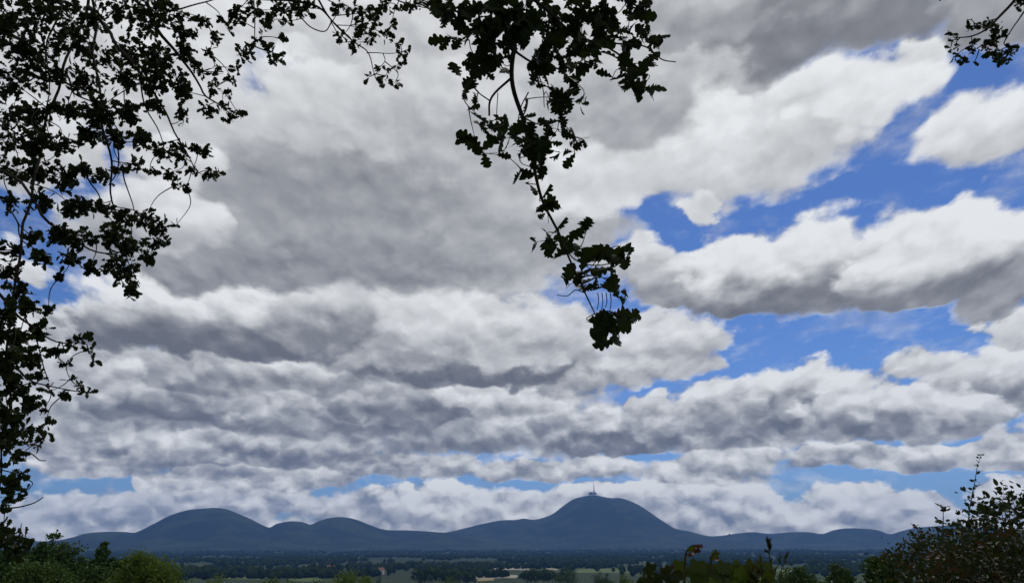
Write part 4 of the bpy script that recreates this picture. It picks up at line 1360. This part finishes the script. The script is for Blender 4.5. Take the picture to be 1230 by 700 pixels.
def climber(label, stem, dist, leaves, mat, rusty=(), filler=None, name='climbing_plant'):
    path = smooth_path([at(px, py, dist) for px, py in stem], 7)
    foot = path[-1]
    z0 = ground_z(foot.x, foot.y)
    t = empty(name, (foot.x, foot.y, z0), label, 'plant')
    st = MB()
    full = path + [Vector((foot.x - .03, foot.y + .05, foot.z * .5 + z0 * .5)), Vector((foot.x, foot.y + .04, z0 - .04))]
    n = len(full)
    st.tube(full, [.0022 + .003 * i / (n - 1) for i in range(n)], 6)
    lv = MB()
    for (x, y, tx, ty, s) in leaves:
        d = dist + (rng.random() - .5) * .3
        c = at(x, y, d)
        vine_leaf_mesh(lv, c, at(tx, ty, d + .02), s)
        q = min(full, key=lambda v: (v - c).length)
        st.tube([q, q.lerp(c, .5) + Vector((0, 0, .01)), c], [.0014, .0012, .001], 4)
    if filler:
        (x0, x1, y0, y1, m, s) = filler
        for _ in range(m):
            px, py = x0 + (x1 - x0) * rng.random(), y0 + (y1 - y0) * rng.random()
            d = dist + (rng.random() - .4) * .5
            c = at(px, py, d)
            vine_leaf_mesh(lv, c, c + Vector((rng.normal(), .3 * rng.normal(), .8 * rng.normal() - .3)), s * (.6 + .6 * rng.random()))
    st.build('stalk', M['stem'], t)
    lv.build('foliage', M[mat], t)
    if rusty:
        rb = MB()
        for (x, y, tx, ty, s) in rusty:
            vine_leaf_mesh(rb, at(x, y, dist - .02), at(tx, ty, dist - .04), s, cup=.4)
        o = rb.build('withered_leaf', M['rust'], t)
        o['label'] = 'rust red drooping leaf at the stalk tip'
    return t


climber('climbing plant with a drooping rust red leaf on its tall stalk', [(834, 654), (828, 657), (824, 664), (822.5, 676), (822, 702)], 2.9,
        [(817, 672, 815, 690, .05), (826, 660, 842, 655, .030)], 'vine', rusty=[(832, 655, 838, 668, .045), (829, 663, 833, 672, .026), (838, 656, 845, 660, .03)])
climber('climbing plant with a folded greenish yellow leaf hanging from a hooked tip', [(862, 664), (857, 665), (854.5, 670), (854, 682), (853, 702)], 2.9,
        [(856, 664, 866, 668, .034), (855, 666, 860, 674, .028)], 'vine', rusty=[(860, 670, 863, 677, .020)])
climber('broad green vine leaves along the bottom edge below the folded yellow leaf', [(852, 684), (856, 692), (860, 704)], 3.0,
        [(836, 690, 838, 676, .072), (864, 690, 870, 676, .07), (848, 698, 852, 684, .075), (882, 690, 890, 676, .066), (900, 690, 904, 678, .07)], 'vine', filler=(826, 925, 684, 708, 46, .055))
climber('dark tangled vine leaves at the bottom left of the rust leaf stalk', [(800, 688), (806, 694), (810, 706)], 3.1,
        [(800, 690, 796, 680, .04), (812, 684, 816, 672, .05)], 'hedge_red', filler=(770, 822, 686, 708, 34, .045))


def spiky():
    p = at(914, 690, 3.0)
    z0 = ground_z(p.x, p.y)
    t = empty('spiky_plant', (p.x, p.y, z0), 'yellowish tuft of pointed narrow leaves between vine leaves and grass spike', 'plant')
    st, lv = MB(), MB()
    st.tube([(p.x, p.y, z0 - .04), (p.x + .01, p.y, (z0 + p.z) / 2), tuple(p)], [.006, .005, .004], 6)
    P, A, Z = [], [], []
    for _ in range(120):
        h = rng.random()
        P.append(tuple(p + Vector((rng.normal() * .022, rng.normal() * .022, -.05 + .075 * h))))
        A.append((rng.normal() * .7, rng.normal() * .5, .4 + .9 * h)); Z.append(.045 * (.6 + .6 * rng.random()))
    ovate_leaves(lv, P, A, Z, width=.55)
    st.build('stalk', M['stem'], t)
    lv.build('foliage', M['vine_yellow'], t)


spiky()


def grass_spike(label, pts, dist, nseed, side=()):
    path = smooth_path([at(px, py, dist) for px, py in pts], 8)
    foot = path[-1]
    z0 = ground_z(foot.x, foot.y)
    t = empty('grass_spike', (foot.x, foot.y, z0), label, 'plant')
    st, sd = MB(), MB()
    full = path + [Vector((foot.x + .01, foot.y, foot.z * .5 + z0 * .5)), Vector((foot.x, foot.y, z0 - .03))]
    st.tube(full, [.0012 + .0016 * i / (len(full) - 1) for i in range(len(full))], 5)
    P, A, Z = [], [], []
    for i in range(nseed):
        q = path[int(len(path) * .45 * i / nseed)]
        d = Vector((rng.normal() * .5, rng.normal() * .5, 1.2))
        P.append(tuple(q)); A.append(tuple(d)); Z.append(.022 * (.7 + .5 * rng.random()))
    for (x, y, tx, ty, s) in side:
        P.append(tuple(at(x, y, dist))); A.append(tuple(at(tx, ty, dist) - at(x, y, dist))); Z.append(s)
    ovate_leaves(sd, P, A, Z, width=.8)
    st.build('stalk', M['stem'], t)
    sd.build('ear', M['shoot'], t)


grass_spike('slender upright grass spike standing above the vine leaves', [(923.5, 651), (924, 660), (924.5, 672), (925, 702)], 3.1, 16, side=((924, 664, 918, 659, .024), (924, 662, 919, 662, .02), (924.5, 676, 929, 668, .022), (924, 658, 926, 652, .02)))
for k, (x, y, l) in enumerate(((936, 668, 'first low feathery grass blade right of the grass spike'), (943, 667, 'last low feathery grass blade right of the grass spike'))):
    grass_spike(l, [(x + 2, y), (x, y + 8), (x - 4, y + 16), (x - 8, y + 36)], 3.6, 7)


def blossom(px, py, dist, label, n=5, s=.0085):
    p = at(px, py, dist)
    t = empty('white_blossom', tuple(p), label, 'flower', 'white blossoms low in the hedge')
    for j in range(n):
        a = j * 6.283 / n
        b = MB()
        ovate_leaves(b, [tuple(p)], [(math.cos(a), -.25, math.sin(a))], [s], width=1.5)
        b.build('petal', M['petal'], t)
    b = MB(); b.tube([p + Vector((0, -.002, 0)), p + Vector((0, -.006, 0))], [.003, .002], 8); b.build('flower_centre', M['vine_yellow'], t)


for x, y, l in ((1197, 677, 'white blossom among reddish leaves, highest in the right corner'), (1224, 690, 'white blossom nearest the right edge of the hedge'), (1150, 693, 'white blossom low in the brambles left of the others on the right'),
                (1186, 692, 'white blossom low in the brambles between two others'), (999, 698, 'white blossom at the bottom edge under the pointed bush')):
    blossom(x, y, 5.4, l)


# ------------------------------------------------------------------ two birds far off in the air
def bird(px, py, dist, span, label):
    p = at(px, py, dist)
    t = empty('flying_bird', tuple(p), label, 'bird', 'birds in the air')
    b = MB()
    L = span * .42
    b.tube([p + Vector((-L * .62, 0, .0)), p + Vector((-L * .3, 0, .0)), p, p + Vector((L * .3, 0, .01)), p + Vector((L * .42, 0, .02)), p + Vector((L * .52, 0, .01))],
           [L * .03, L * .09, L * .15, L * .11, L * .09, L * .01], 8)
    for s in (-1, 1):
        w0, w1, w2 = p + Vector((L * .1, 0, L * .06)), p + Vector((L * .05, s * span * .25, span * .16)), p + Vector((-L * .35, s * span * .5, span * .10))
        c = Vector((-L * .38, 0, 0)); th = Vector((0, 0, -L * .04))
        vs = [w0, w1, w2, w1 + c, w0 + c]
        vs = [tuple(v) for v in vs] + [tuple(v + th) for v in vs]
        b.add(vs, [(0, 1, 3, 4), (1, 2, 3), (9, 8, 6, 5), (8, 7, 6), (0, 5, 6, 1), (1, 6, 7, 2), (2, 7, 8, 3), (3, 8, 9, 4)])
    b.build('body', M['bird'], t)


bird(876.5, 641.5, 160.0, .85, 'tiny dark bird low over the ridge right of the tallest hill')
bird(811.5, 577.5, 260.0, .75, 'tiny dark bird in front of clouds up right of the summit')
